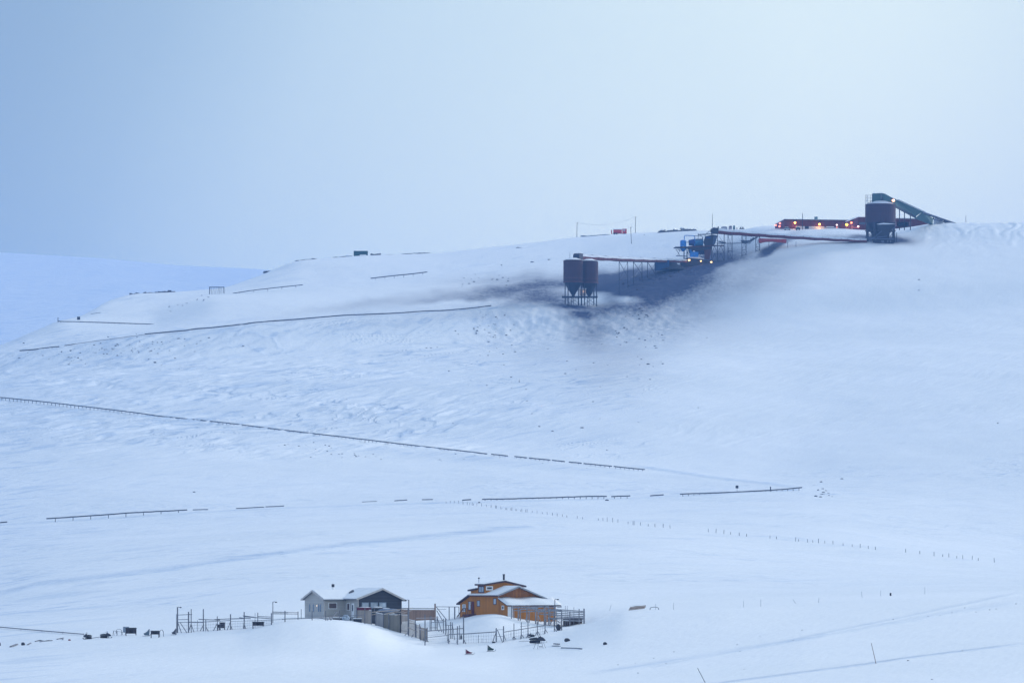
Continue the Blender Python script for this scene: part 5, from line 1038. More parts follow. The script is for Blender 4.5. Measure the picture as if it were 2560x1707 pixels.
# ---------------------------------------------- upper silo
def upper_silo():
    YS = 2903.0; c = P(*Z15(1625, 800), YS); H = lambda y, d=0.0: P(0, Z15(0, y)[1], YS + d).z; S = lambda n_: n_ / 7.35 / FPX * YS; V = Vector
    base = V((c.x, c.y, ground(c.x, c.y) - 1)); th = thing('upper_silo', 'large rust-red coal silo with a green head house on top', 'silo', base); r = S(281)
    sl = board_mat('rusty_cladding_large', (0.036, 0.012, 0.026), axis=2, pitch=1.6, var=.16, groove=.15)
    MB().tube((c.x, c.y, H(645)), (c.x, c.y, H(305)), r, n=36).build('silo_shell', sl, th)
    rf = MB().tube((c.x, c.y, H(305)), (c.x, c.y, H(255)), r * 1.01, r * .45, 36).build('roof', mat('silo_roof', (.08, .07, .1)), th)
    MB().tube((c.x, c.y, H(300)), (c.x, c.y, H(242)), r * .96, r * .4, 36).build('snow_cover', mat('dusted_snow', (0.62, 0.67, 0.74)), rf)
    MB().tube((c.x, c.y, H(830)), (c.x, c.y, H(645)), r * .62, r * .985, 36).build('skirt', DKST, th)
    MB().tube((c.x, c.y, H(1010)), (c.x, c.y, H(830)), r * .5, r * .62, 24).build('hopper', DKST, th)
    MB().tube((c.x, c.y, H(800)), (c.x, c.y, H(780)), r * 1.0, n=24).build('ring_beam', DKST, th)
    for a in (28, 62, 118, 152, 208, 242, 298, 332):
        x = c.x + r * .97 * math.cos(R(a)); y = c.y + r * .97 * math.sin(R(a)); MB().beam((x, y, min(ground(x, y), H(1000)) - 1), (x, y, H(645)), .9).build('leg', DKST, th)
    mb = MB()
    for x0, x1 in ((1375, 1478), (1790, 1885)):
        mb.beam(P(*Z15(x0, 905), YS - 5), P(*Z15(x1, 795), YS - 5), .2); mb.beam(P(*Z15(x0, 795), YS - 5), P(*Z15(x1, 905), YS - 5), .2); mb.beam(P(*Z15(x0, 908), YS - 5), P(*Z15(x1, 908), YS - 5), .4)
    mb.build('cross_brace', DKST, th)
    # loading hopper with a snow lip in front
    fh = MB(); Q = lambda x, y, d=-8.4: P(*Z15(x, y), YS + d)
    fh.prism([Q(1560, 665), Q(1905, 668), Q(1790, 815), Q(1745, 905), Q(1500, 905), Q(1600, 800)], (0, 5, 0)); fho = fh.build('loading_hopper', mat('coal_steel', (.014, .018, .035), var=.3), th)
    MB().prism([Q(1555, 665, -8.8), Q(1680, 642, -8.8), Q(1905, 662, -8.8), Q(1800, 668, -8.8), Q(1600, 672, -8.8)], (0, 5.6, 0)).build('snow_cap', mat('dusted_snow', (0.62, 0.67, 0.74)), fho)
    mb = MB()
    for a, b, wd in (((1500, 920), (1650, 790), .35), ((1560, 905), (1740, 890), .5), ((1840, 770), (1905, 705), .4), ((1590, 905), (1520, 960), .3), ((1390, 925), (1880, 940), .6), ((1340, 910), (1380, 905), .6)): mb.beam(Q(*a, -9), Q(*b, -9), wd, wd)
    mb.build('chute_beam', mat('slate_panel', (.06, .085, .15)), th)
    MB().prism([Q(1500, 935, -8), Q(1880, 935, -8), Q(1870, 1030, -8), Q(1560, 1030, -8), Q(1490, 1000, -8)], (0, 6, 0)).build('discharge_housing', DKST, th)
    mb = MB()
    for x in (1655, 1680, 1760, 1810): mb.beam(Q(x, 965, -8.3), Q(x, 1005, -8.3), .5, .5)
    mb.build('discharge_gate', mat('grey_steel', (.12, .14, .2)), th)
    mb = MB()
    for x in (1925, 1912): mb.tube(Q(x, 820, -4), Q(x, 1000, -4), .1, n=5)
    for k in range(7): mb.tube(Q(1912, 830 + k * 25, -4), Q(1925, 830 + k * 25, -4), .06, n=4)
    mb.build('ladder', DKST, th)
    # stair cage beside the head house
    mb = MB()
    for dy in (-3, 0):
        for x in (1352, 1375, 1392, 1440, 1470): mb.beam(Q(x, 130, dy), Q(x, 300, dy), .16)
        for y in (132, 185, 235): mb.beam(Q(1340, y, dy), Q(1480, y + 2, dy), .12)
        mb.beam(Q(1392, 280, dy), Q(1475, 235, dy), .2)
    mb.build('railing', mat('pale_steel', (.12, .15, .2)), th)
upper_silo()
def green_gallery():
    YS = 2903.0; Q = lambda x, y, d=0.0: P(*Z15(x, y), YS + d); Q5 = lambda x, y, d=0.0: P(*Z5(x, y), YS + d)
    gm = board_mat('green_cladding', (0.050, 0.115, 0.125), axis=0, pitch=1.0, var=.2, groove=.25); gu = mat('dark_green_under', (.018, .035, .05), var=.3)
    th = thing('green_conveyor', 'green covered conveyor sloping down right from the head house of the upper silo', 'conveyor', P(2260, 545, 2910))
    MB().prism([Q(1482, 262, -2), Q(1690, 262, -2), Q(1905, 350, -2), Q(1905, 215, -2), Q(1715, 112, -2), Q(1650, 98, -2), Q(1482, 104, -2)], (0, 6, 0)).build('head_house', gm, th)
    MB().prism([Q(1482, 103, -2.3), Q(1650, 97, -2.3), Q(1720, 111, -2.3), Q(1720, 104, -2.3), Q(1650, 89, -2.3), Q(1482, 97, -2.3)], (0, 6.6, 0)).build('snow_cover', SNOW, th)
    a0, a1, b0, b1 = Q(1905, 215), Q(1905, 330), Q5(1760, 300), Q5(1700, 365)
    o_ = Vector((0, 34, 0)); b0 = P(*Z5(1770, 303), 2935); b1 = P(*Z5(1880, 440), 2935); b2 = P(*Z5(1690, 350), 2932)
    n_ = 8; top0, top1 = Q(1905, 216, -1.5), P(*Z5(1770, 303), 2930); bt0, bt1 = Q(1905, 318, -1.5), P(*Z5(1700, 350), 2930)
    MB().add([top0, top1, bt1, bt0] + [p + Vector((0, 4.5, 0)) for p in (top0, top1, bt1, bt0)], [(0, 1, 2, 3), (7, 6, 5, 4), (0, 4, 5, 1), (1, 5, 6, 2), (2, 6, 7, 3), (3, 7, 4, 0)]).build('gallery', gm, th)
    u0, u1 = Q(1905, 352, -1.2), P(*Z5(1700, 372), 2930.5)
    MB().add([bt0, bt1, u1, u0] + [p + Vector((0, 4.2, 0)) for p in (bt0, bt1, u1, u0)], [(0, 1, 2, 3), (7, 6, 5, 4), (0, 4, 5, 1), (1, 5, 6, 2), (2, 6, 7, 3), (3, 7, 4, 0)]).build('under_frame', gu, th)
    e0, e1, e2, e3 = top1, P(*Z5(1885, 375), 2945), P(*Z5(1880, 445), 2945), P(*Z5(1690, 372), 2931)
    MB().add([e0, e1, e2, e3] + [p + Vector((0, 4.6, 0)) for p in (e0, e1, e2, e3)], [(0, 1, 2, 3), (7, 6, 5, 4), (0, 4, 5, 1), (1, 5, 6, 2), (2, 6, 7, 3), (3, 7, 4, 0)]).build('lower_gallery', gm, th)
    mb = MB(); s0, s1 = P(*Z5(1770, 312), 2930), P(*Z5(2150, 441), 2975); t0, t1 = P(*Z5(1890, 378), 2945), P(*Z5(2110, 441), 2975)
    for dy in (0, 3):
        dv = Vector((0, dy, 0)); mb.beam(s0 + dv, s1 + dv, .5, .6); mb.beam(t0 + dv, t1 + dv, .4, .5)
        for k in range(9):
            f = k / 9; mb.beam(t0.lerp(t1, f) + dv, (t0.lerp(t1, f) + Vector((0, 0, 1.6 * (1 - f)))) + dv, .2)
    mb.build('tail_truss', mat('slate_panel', (.06, .085, .15)), th)
    mb = MB(); mb.beam(top0 + Vector((0, 2, .12)), top1 + Vector((0, 2, .12)), 4.6, .22); mb.beam(s0 + Vector((0, 1.5, .4)), s1 + Vector((0, 1.5, .3)), 3, .15); mb.build('snow_cap', SNOW, th)
    for x, yt in ((1975, 385), (2066, 440), (2175, 505)):
        q = Q(x, yt, 8); MB().beam(q, (q.x, q.y, Q(x, 560, 8).z - 6), .45).build('leg', DKST, th)
    p = Q(1863, 230, -2.4); l_ = MB().lump(p, 1.5, .6, 1.0, 2, .05).build('lamp', mat('gallery_lamp', (1, .55, .35), emit=(1, .42, .2), estr=9), th); MB().box(p + Vector((0, -.1, .65)), 2.6, .8, .18).build('lamp_shade', DKST, l_)
    MB().box(Q(1640, 160, -2.1), .5, .15, 2.4).build('vent', mat('pale_steel', (.12, .15, .2)), th); MB().box(Q(1655, 225, -2.1), .8, .15, 2.6).build('door', DKST, th)
    # little sheds at the tail end
    for k, (x0, x1, y0, y1, lab) in enumerate(((1893, 1938, 385, 442, 'pale hut under the tail of the green conveyor'), (1945, 1990, 410, 445, 'low grey machine right of the pale hut by the green conveyor'))):
        A, B = P(*Z5(x0, y1 + 4), 2960), P(*Z5(x1, y0), 2960); t2 = thing(['tail_hut', 'tail_machine'][k], lab, ['hut', 'machine'][k], ((A + B) / 2 - Vector((0, 0, 2))))
        MB().box((A + B) / 2, B.x - A.x, 4, B.z - A.z).build('wall', mat('pale_hut', (.42, .45, .5), var=.2), t2); MB().box(Vector(((A.x + B.x) / 2, 2960, B.z + .2)), B.x - A.x + .6, 4.6, .35).build('roof', SNOW, t2)
green_gallery()
# ---------------------------------------------- red mine building
def mine_building():
    YB = 2972.0; N1 = P(*Z5(262, 505), YB); fr = Fr(N1, R(12)); V = Vector
    rd = board_mat('red_cladding', (0.095, 0.008, 0.014), axis=0, pitch=1.3, var=.2, groove=.3, rot=R(-12)); rl = board_mat('faded_red_cladding', (0.13, 0.04, 0.07), axis=0, pitch=1.3, var=.2, groove=.25, rot=R(60))
    k = FPX / YB
    th = thing('mine_building', 'long low red mine building with orange lamps on the hill crest', 'building', N1)
    ztop = px(Z5(0, 388)[1], Z5(0, 505)[1], YB); L_ = px(Z5(262, 0)[0], Z5(1140, 0)[0], YB) / math.cos(R(12)); D_ = 12.0
    frL = Fr(N1, R(12)); dl = P(*Z5(165, 500), YB + 9) - N1; dt = px(Z5(0, 430)[1], Z5(0, 500)[1], YB + 9)
    dl.z = 0
    ref = fr.a * L_
    mb = MB(); mb.prism([N1 + V((0, 0, -3)), N1 + dl + V((0, 0, -3)), N1 + dl + V((0, 0, dt + .35)), N1 + V((0, 0, ztop))], ref); mb.build('wall', rd, th)
    mb = MB(); ou = (V((-dl.y, dl.x, 0)).normalized()); ou = ou if ou.x < 0 else -ou
    mb.prism([N1 + V((0, 0, -2)), N1 + dl + V((0, 0, -2)), N1 + dl + V((0, 0, dt + .33)), N1 + V((0, 0, ztop - .03))], ou * .12); mb.build('end_wall', rl, th)['label'] = 'faded red end wall'
    mb = MB(); mb.prism([N1 + dl + V((0, 0, dt + .4)), N1 + V((0, 0, ztop + .03)), N1 + V((0, 0, ztop + .38)), N1 + dl + V((0, 0, dt + .7))], ref); mb.build('roof', SNOW, th)
    mb = MB(); mb.beam(N1 + V((-.1, -.15, ztop)), N1 + ref + V((0, -.15, ztop)), .25, .35); mb.build('fascia', mat('dark_brown_fascia', (0.055, 0.035, 0.05)), th)
    A = lambda x, off=-.2: ((Z5(x, 0)[0] - UC) / FPX * YB - N1.x) / (math.cos(R(12)) - (Z5(x, 0)[0] - UC) / FPX * math.sin(R(12)))
    zz = lambda y: px(Z5(0, y)[1], Z5(0, 505)[1], YB)
    def panel(x0, x1, y0, y1, m_, nm, t_=.12, lab=None):
        mb = MB(); block(mb, fr, A(x0), A(x1), -t_, 0.0, zz(y1) - 0.0, zz(y0)); o_ = mb.build(nm, m_, th)
        if lab: o_['label'] = lab
        return o_
    panel(390, 700, 458, 530, mat('pale_base', (.5, .52, .56), var=.15, scale=.5), 'pale_base_wall')
    panel(488, 530, 458, 505, DKST, 'garage_door', .2); panel(405, 435, 472, 505, DKST, 'garage_door', .2)
    panel(690, 850, 466, 478, mat('pale_steel2', (.4, .4, .45)), 'canopy', 1.4); panel(720, 800, 458, 470, SNOW, 'snow_cap', 1.0)
    # higher block by the silo
    B0, B1, B2 = A(925), A(1065), A(1180)
    hz = zz(352)
    mb = MB(); mb.prism([fr(B0, -.6, -3), fr(B1, -.6, -3), fr(B1, -.6, hz), fr(B0, -.6, zz(408))], fr.b * 9); mb.build('side_block', rl, th)
    mb = MB(); mb.prism([fr(B1, -.7, -3), fr(B2 + 4, -.7, -3), fr(B2 + 4, -.7, hz), fr(B1, -.7, hz)], fr.b * 9); mb.build('tall_block', rd, th)
    mb = MB(); mb.beam(fr(B0, 3.5, zz(408) + .2), fr(B1, 3.5, hz + .2), 9.4, .35); mb.beam(fr(B1, 3.5, hz + .2), fr(B2 + 4, 3.5, hz + .2), 9.4, .35); mb.build('roof', SNOW, th)
    panel(1072, 1140, 405, 432, mat('dark_window', (.05, .07, .12), rough=.3), 'window', .85)
    panel(990, 1010, 445, 500, mat('pale_door', (.4, .25, .22)), 'door', .75); panel(985, 1062, 462, 468, mat('red_light_band', (.6, .2, .15)), 'canopy', 1.6)
    # right wing beyond the silo
    C0, C1 = P(*Z5(1475, 520), YB + 6), P(*Z5(1880, 480), YB + 12); top = P(0, Z5(0, 376)[1], YB + 6).z
    mb = MB(); mb.prism([V((C0.x, C0.y, C0.z - 4)), V((C1.x, C1.y, C0.z - 4)), V((C1.x, C1.y, P(0, Z5(0, 442)[1], YB + 12).z)), V((P(*Z5(1700, 0), YB + 9).x, YB + 9, top)), V((C0.x, C0.y, top))], (0, 10, 0)); mb.build('wing', rd, th)
    mb = MB(); mb.beam(V((C0.x, C0.y + 4, top + .2)), V((P(*Z5(1700, 0), YB + 9).x, YB + 13, top + .2)), 9, .35); mb.build('snow_cap', SNOW, th)
    for kx in range(6):
        p = P(*Z5(1490 + kx * 26, 437), YB + 5.6); mb = MB(); mb.box(p, 2.6, .3, 2.2); mb.build('window', mat('warm_grey_window', (.20, .12, .15), var=.3), th)
    v_ = P(*Z5(610, 383), YB + 5); mb = MB(); mb.box(v_, 1.7, 1.7, 2.4); mb.build('roof_vent', mat('teal_vent', (.12, .22, .27)), th)
    # lamps
    for i, (x, y, r_, col, es, en) in enumerate(((375, 422, 0.6, (1, .42, .08), 6, 220), (642, 435, 0.6, (1, .42, .08), 6, 220), (830, 440, .5, (1, .7, .75), 2.0, 0), (935, 437, .75, (1, .6, .05), 5, 90), (985, 415, .6, (1, .2, .08), 4, 60), (1060, 455, .55, (1, .15, .06), 2, 40), (830, 470, .5, (1, .25, .15), 1.5, 0))):
        p = P(*Z5(x, y), YB); a_ = A(x); p = fr(a_, -1.1 if x < 900 else -1.8, zz(y)); l_ = MB().lump(p, r_ * 1.9, .8, r_ * 1.7, 2, .05).build('lamp', mat('lamp_glow_%d' % int(es * 10), col, emit=col, estr=es), th)
        MB().box(p + V((0, .45, r_ * .95)), r_ * 1.9, 1.6, .2).build('lamp_shade', DKST, l_)
        if en:
            ld = bpy.data.lights.new('lamp_light', 'POINT'); ld.energy = en; ld.color = (1, .42, .1) if x < 960 else (1, .18, .06); ld.shadow_soft_size = .4; lo = bpy.data.objects.new('lamp_light', ld); COL.objects.link(lo); lo.parent = th; lo.location = p + V((0, -.9, -1.2)) - N1
    for x, y in ((180, 450), (226, 430), (222, 462)):
        f = (262 - x) / 97.0; p = N1 + dl * f + ou * .5; p.z = P(0, Z5(0, y)[1], YB + 9 * f).z; MB().lump(p, 1.2, 1.2, 1.0, 3, .05).build('lamp', mat('end_lamp', (1, .4, .35), emit=(1, .28, .2), estr=1.6), th)
mine_building()
# ================================================================== roads' guardrails, posts, poles, scrap, rocks
Z9 = lambda x, y: (640 + x / 5.113, 600 + y / 5.113)
Z10 = lambda x, y: (x / 3.675, 640 + y / 3.675)
Z11 = lambda x, y: (1100 + x / 5.88, 600 + y / 5.88)
Z12 = lambda x, y: (1100 + x / 3.92, 1180 + y / 3.92)
Z13 = lambda x, y: (1700 + x / 2.735, 1180 + y / 2.735)
RAILM = mat('rail_steel', (.06, .07, .10), var=.3, scale=.3, rough=.6)
POSTM = None
def feature_y(i, u): a = np.array(FEAT[i], float); return float(np.interp(u, a[:, 0], a[:, 2]))
_pm = MB().box((0, 0, -.55), .2, .2, 1.35).build('post_mesh', RAILM); POST_ME = _pm.data; bpy.data.objects.remove(_pm)
def guardrail(pts, label, Yf=None, step=2.3, h=.55, cap=95, w_=.40, posts=True, yr=None, wob=.05):
    """pts: photo (u,v) of the rail's middle; stands on the ground there"""
    dense = []
    for (u0, v0), (u1, v1) in zip(pts[:-1], pts[1:]):
        n_ = max(2, int(abs(u1 - u0) / 14))
        for k in range(n_): dense.append((u0 + (u1 - u0) * k / n_, v0 + (v1 - v0) * k / n_))
    dense.append(pts[-1]); W = []
    for u, v in dense:
        if Yf is not None: p = P(u, v, Yf(u))
        else: p = at(u, v + 2.0, *(yr or (1000, 3290))); p = P(u, v, p.y)
        if not posts: p.z = max(p.z, ground(p.x, p.y) + w_ * .45)
        W.append(p)
    rr = random.Random(int(pts[0][0] * 7 + pts[0][1]))
    th = thing('guardrail', label, 'guardrail', W[0], 'guardrails along the mine road')
    mb = MB()
    for a, b in zip(W[:-1], W[1:]): mb.beam(a + Vector((0, 0, rr.uniform(-wob, wob))), b, .1, w_)
    mb.build('rail', RAILM, th)
    if posts:
        L_ = sum((b - a).length for a, b in zip(W[:-1], W[1:])); n_ = int(min(cap, L_ / step)); acc = 0; k = 0; tgt = [L_ * (i + .5) / n_ for i in range(n_)]
        for a, b in zip(W[:-1], W[1:]):
            d = (b - a).length
            while k < n_ and tgt[k] <= acc + d:
                p = a.lerp(b, (tgt[k] - acc) / d); po = bpy.data.objects.new('post', POST_ME); COL.objects.link(po); po.parent = th; po.location = p - W[0] + Vector((0, .12, rr.uniform(-.15, .12))); k += 1
            acc += d
    return th
fy = lambda i, off=0.0: (lambda u: feature_y(i, u) + off)
guardrail([(0, 993), (100, 1003), (230, 1018)], 'far left stretch of the long guardrail on the middle slope', fy(10))
guardrail([(230, 1018), (330, 1030), (400, 1040)], 'second stretch of the long guardrail on the middle slope', fy(10), step=2.3)
guardrail([(400, 1040), (560, 1056), (720, 1076), (860, 1092)], 'third stretch of the long guardrail on the middle slope', fy(10), step=2.3)
guardrail([(860, 1092), (1000, 1109), (1150, 1126), (1218, 1134)], 'fourth stretch of the long guardrail, above the scattered rubble', fy(10), step=2.3)
for k, (a, b) in enumerate(((1228, 1270), (1286, 1318), (1322, 1376), (1380, 1412), (1422, 1454), (1459, 1530), (1534, 1612))):
    va = 1134 + (a - 1218) * (1173 - 1134) / 392; vb = 1134 + (b - 1218) * (1173 - 1134) / 392
    guardrail([(a, va), (b, vb)], ['short guardrail piece just past the fourth long stretch', 'piece of snowed-in guardrail left of a clean snow gap', 'snowed-in guardrail piece right of the clean snow gap', 'tiny guardrail piece near the middle of the slope road', 'guardrail piece between two narrow snow gaps', 'long snowed-in guardrail piece near the right end of the middle road', 'last guardrail piece before the middle road is buried'][k], fy(10), step=2.4)
guardrail([(0, 1305.5), (18, 1304)], 'short guardrail stub at the left edge on the lower road', fy(8), posts=False)
guardrail([(116, 1296), (250, 1287), (330, 1281), (430, 1276), (468, 1274)], 'long guardrail on the lower road at left, thin and half buried', fy(8), step=6)
for k, (a, b, va, vb) in enumerate(((482, 520, 1273.5, 1273), (590, 660, 1270.5, 1267), (664, 710, 1266.5, 1264), (905, 942, 1254, 1252.5), (986, 1018, 1251, 1249), (1055, 1082, 1248.5, 1248))):
    guardrail([(a, va), (b, vb)], ['small guardrail piece right of the long lower-road guardrail', 'straight half-buried guardrail piece on the lower road', 'thin end of the half-buried guardrail piece on the lower road', 'faint guardrail piece in the middle of the lower road', 'dark short guardrail piece left of the fence posts', 'tiny guardrail dash nearest the fence posts'][k], fy(8), posts=False, w_=.3 if k != 3 else .18)
guardrail([Z12(218, 282), Z12(228, 272), Z12(305, 267)], 'hooked guardrail end above the first fence posts', fy(8), posts=False)
guardrail([Z12(412, 265), Z12(700, 260), Z12(1000, 251), Z12(1450, 236), Z12(1635, 236)], 'long guardrail of the lower road above the fence posts', fy(8), step=2.2)
guardrail([Z12(1678, 237), Z12(1865, 231)], 'guardrail piece right of the frosted boulder on the lower road', fy(8), step=2.4)
guardrail([Z12(2060, 230), Z12(2192, 220)], 'dark guardrail piece with a stub post on the lower road', fy(8), posts=False)
guardrail([Z13(0, 149), Z13(200, 142), Z13(390, 135), Z13(560, 126), Z13(700, 117), Z13(835, 104)], 'guardrail running out to the hairpin bend at right', fy(8), step=2.2)
# terrace and upper rails
guardrail([Z10(180, 890), Z10(330, 866), Z10(500, 842), Z10(545, 834)], 'left end of the terrace guardrail, thin and dark', fy(14, -1), posts=False, w_=.5)
guardrail([Z10(590, 824), Z10(690, 808)], 'short terrace guardrail piece at left, nearly buried', fy(14, -1), posts=False, w_=.26)
guardrail([(163, 863), (250, 851), (362, 836)], 'faint almost buried stretch between the two left terrace guardrails', fy(14, -1), posts=False, w_=.2)
guardrail([Z10(1330, 717), Z10(1700, 684), Z10(2060, 645), Z10(2352, 618), (700, 801.5), (860, 788), (960, 784)], 'long dark terrace guardrail on the upper slope', fy(14, -1), posts=False, w_=.55)
guardrail([(960, 784), (1100, 777), (1180, 770), (1228, 764)], 'right end of the terrace guardrail running to the spoil bank', fy(14, -1), posts=False, w_=.5)
guardrail([Z10(533, 598), Z10(570, 601), Z10(900, 609), Z10(1418, 627)], 'many-posted guardrail on the far left shoulder of the hill', lambda u: 2783, step=2.6, h=.6)
guardrail([Z10(835, 584), Z10(925, 581)], 'faint guardrail dash above the far left guardrail', lambda u: 2845, posts=False, w_=.2)
guardrail([(582, 733.5), (622, 727), (677, 720.5), (757, 712)], 'bench guardrail right of the open timber frame', lambda u: 2900, step=6, w_=.4)
guardrail([Z9(1465, 490), Z9(1730, 460), Z9(2000, 432), Z9(2190, 409)], 'short bench guardrail below the green container', lambda u: 2965, step=4.5, w_=.5)
guardrail([Z11(545, 212), Z11(640, 196), Z11(740, 185), Z11(900, 187), Z11(1150, 198), Z11(1400, 206), Z11(1700, 215)], 'guardrail passing in front of the small white hut', lambda u: 3120, step=3.4, w_=.32)
guardrail([Z4(1120, 655), Z4(1500, 648), Z4(1850, 644)], 'guardrail on the bench behind the tall trestles', lambda u: 2935, step=5, w_=.4)
guardrail([(2394, 562.5), (2470, 562.5), (2560, 562.8)], 'thin dark rail along the crest at the right edge', lambda u: 2992, step=9, w_=.25)
def stake(u, v0, v1, Y, r, label, head=None, name='marker_post', grp='marker posts by the guardrails'):
    a = P(u, v1, Y); b = P(u, v0, Y); th = thing(name, label, 'marker post', a, grp); MB().tube(a - Vector((0, 0, .6)), b, r, n=6).build('post', RAILM, th)
    if head: MB().box(b, head, .12, head).build('sign_plate', DARK, th)
stake(Z10(533, 0)[0], Z10(0, 563)[1], Z10(0, 600)[1], 2800, .2, 'marker post at the far left end of the shoulder guardrail')
stake(Z10(722, 0)[0], Z10(0, 571)[1], Z10(0, 602)[1], 2800, .08, 'post with a small dark plate above the far left guardrail', 1.5)
stake(Z13(390, 0)[0], Z13(0, 100)[1], Z13(0, 136)[1], feature_y(8, 1842), .06, 'post with a small square plate over the hairpin guardrail', 1.0)
stake(Z13(619, 0)[0], Z13(0, 98)[1], Z13(0, 122)[1], feature_y(8, 1926), .22, 'thick dark marker post near the hairpin bend')
# fence posts across the snowfield
FB = [(60,285),(225,315),(456,342),(700,375),(951,402),(1243,443),(1398,460),(1552,473),(1743,495),(1903,518),(2255,550)]
X1 = [60,100,140,183,225,267,292,315,328,362,408,456,500,545,553,592,605,643,655,692,703,740,752,790,802,840,853,903,951,1003,1050,1102,1148,1200,1243,1345,1398,1552,1597,1638,1693,1743,1843,1892,1903,1965,2040,2107,2187,2255]
HB = [(38,395),(194,410),(455,440),(659,458),(812,474),(990,488),(1177,510),(1336,531),(1543,549),(1737,573),(1934,593),(2149,616),(2300,640)]
X2 = [38,194,246,300,346,405,455,615,659,790,810,872,908,947,990,1046,1115,1177,1232,1287,1336,1543,1640,1737,1796,1838,1893,1934,1998,2039,2149]
fp = MB().tube((0, 0, -.5), (0, 0, 1.0), .055, .05, 6).build('fence_post', mat('post_grey', (.11, .125, .16), var=.3)); FPM = fp.data; bpy.data.objects.remove(fp)
rr = random.Random(3); allp = []
for xs_, tb, zf in ((X1, FB, Z12), (X2[1:], HB, Z13)):
    for x in xs_:
        y = float(np.interp(x, [t_[0] for t_ in tb], [t_[1] for t_ in tb])); allp.append(zf(x, y))
for k, (u, v) in enumerate(allp):
    b = at(u, v, 1380, 1940); o_ = bpy.data.objects.new('fence_post', FPM); COL.objects.link(o_); o_.location = b
    s_ = rr.uniform(.6, 1.15) * (1.05 if u > 1500 else .75) * b.y / 1500; o_.scale = (1.1 + .5 * rr.random(), 1, s_); o_.rotation_euler = (rr.uniform(-.05, .05), rr.uniform(-.06, .06), 0)
    tag(o_, 'short grey fence post in the long dotted row across the snowfield', 'fence post', 'fence posts in the dotted row')
# ---------------------------------------------- utility poles and a sagging wire
def upole(u, vt, vb, Y, label, r=.16, du=0.0, arm=False):
    a = P(u + du, vb, Y); b = P(u, vt, Y); th = thing('utility_pole', label, 'utility pole', a, 'utility poles on the hill'); MB().tube(a - Vector((0, 0, 1)), b, r, r * .8, 6).build('pole', DKST, th)
    if arm: MB().beam(b + Vector((-.4, 0, -.3)), b + Vector((.9, 0, -.3)), .16).build('cross_arm', DKST, th)
    return b
w0 = upole(*[Z8(252, 0)[0], Z8(0, 215)[1], Z8(0, 458)[1]], 3215, 'utility pole at the left, above the twin silos', .17, -1, True)
upole(Z8(1038, 0)[0], Z8(0, 278)[1], Z8(0, 590)[1], 3100, 'leaning utility pole standing lowest on the slope', .17, 3, True)
w1 = upole(Z8(1109, 0)[0], Z8(0, 130)[1], Z8(0, 395)[1], 3215, 'utility pole on the crest right of the red tank truck', .17, 0, True)
upole(Z5(463, 0)[0], Z5(0, 318)[1], Z5(0, 500)[1], 2966, 'pale pole in front of the red mine building', .2)
upole(Z5(2242, 0)[0], Z5(0, 345)[1], Z5(0, 436)[1], 2992, 'lone pole on the crest near the right edge', .14)
upole(Z3(250, 0)[0], Z3(0, 165)[1], Z3(0, 262)[1], 2800, 'thin antenna pole beside the drive house of the lower conveyor', .09)
m = MB(); pts = [w0.lerp(w1, k / 16) - Vector((0, 0, 5.5 * 4 * (k / 16) * (1 - k / 16) * .5)) for k in range(17)]; m.path(pts, .045, 4)
single(m, 'overhead_wire', mat('wire_grey', (.3, .34, .4)), 'overhead wire sagging between two utility poles on the hill', 'wire', pts[0])
# ---------------------------------------------- things on the plateau
def onhill(u, v, Y): p = P(u, v, Y); return p
# red tank truck
def lift(p, d=0.0): p = Vector(p); p.z = max(p.z, ground(p.x, p.y) + d); return p
YT = 3205.0; b = lift(P(Z8(862, 0)[0], Z8(0, 420)[1], YT), .1); th = thing('tank_truck', 'red tank truck topped with snow on the hill crest', 'truck', b); LT = px(Z8(780, 0)[0], Z8(905, 0)[0], YT)
rm = mat('truck_red', (.50, .05, .07), var=.15)
MB().tube(b + Vector((-LT / 2 - .6, 0, 1.5)), b + Vector((LT / 2 - .6, 0, 1.5)), 1.25, n=14).build('tank', rm, th); MB().box(b + Vector((-.6, 0, 2.75)), LT, 1.7, .3).build('snow_cap', SNOW, th)
MB().box(b + Vector((LT / 2 + .9, 0, 1.6)), 2.4, 2.4, 2.7).build('cab', rm, th); MB().box(b + Vector((LT / 2 + .9, 0, 3.05)), 2.3, 2.3, .25).build('snow_cap', SNOW, th)
MB().box(b + Vector((LT / 2 + .7, -1.22, 2.2)), 1.2, .05, .8).build('cab_window', PALEGL, th); MB().box(b + Vector((-LT / 2 - 1.6, 0, 1.3)), .5, 2.3, 2.2).build('tail_board', rm, th)
MB().box(b + Vector((-.2, 0, .45)), LT + 3, 1.2, .25).build('chassis', DARK, th)
for dx in (-LT / 2, -LT / 2 + 1.3, LT / 2 + 1.0): MB().tube(b + Vector((dx, -1.25, .35)), b + Vector((dx, 1.25, .35)), .5, n=12).build('wheel', DARK, th)
# cars before the mine building
def car(u0, u1, v, Y, m_, label, yaw=0.0):
    b = P((u0 + u1) / 2, v, Y); L_ = px(u0, u1, Y); th = thing('parked_car', label, 'car', b, 'cars parked at the mine building'); fr = Fr(b, yaw)
    MB().prism([fr(x * L_, -.9, z) for x, z in ((-.5, .4), (.5, .4), (.5, .95), (.36, 1.05), (-.46, 1.08), (-.5, .9))], fr.b * 1.8).build('body', m_, th)
    MB().prism([fr(x * L_, -.78, z) for x, z in ((-.42, 1.06), (.3, 1.06), (.16, 1.62), (-.34, 1.65))], fr.b * 1.56).build('cabin', GLASS, th)
    MB().box(fr(-.08 * L_, 0, 1.7), .55 * L_, 1.5, .12, yaw).build('snow_cap', SNOW, th)
    for dx in (-.32, .32): MB().tube(fr(dx * L_, -.92, .38), fr(dx * L_, .92, .38), .38, n=12).build('wheel', DARK, th)
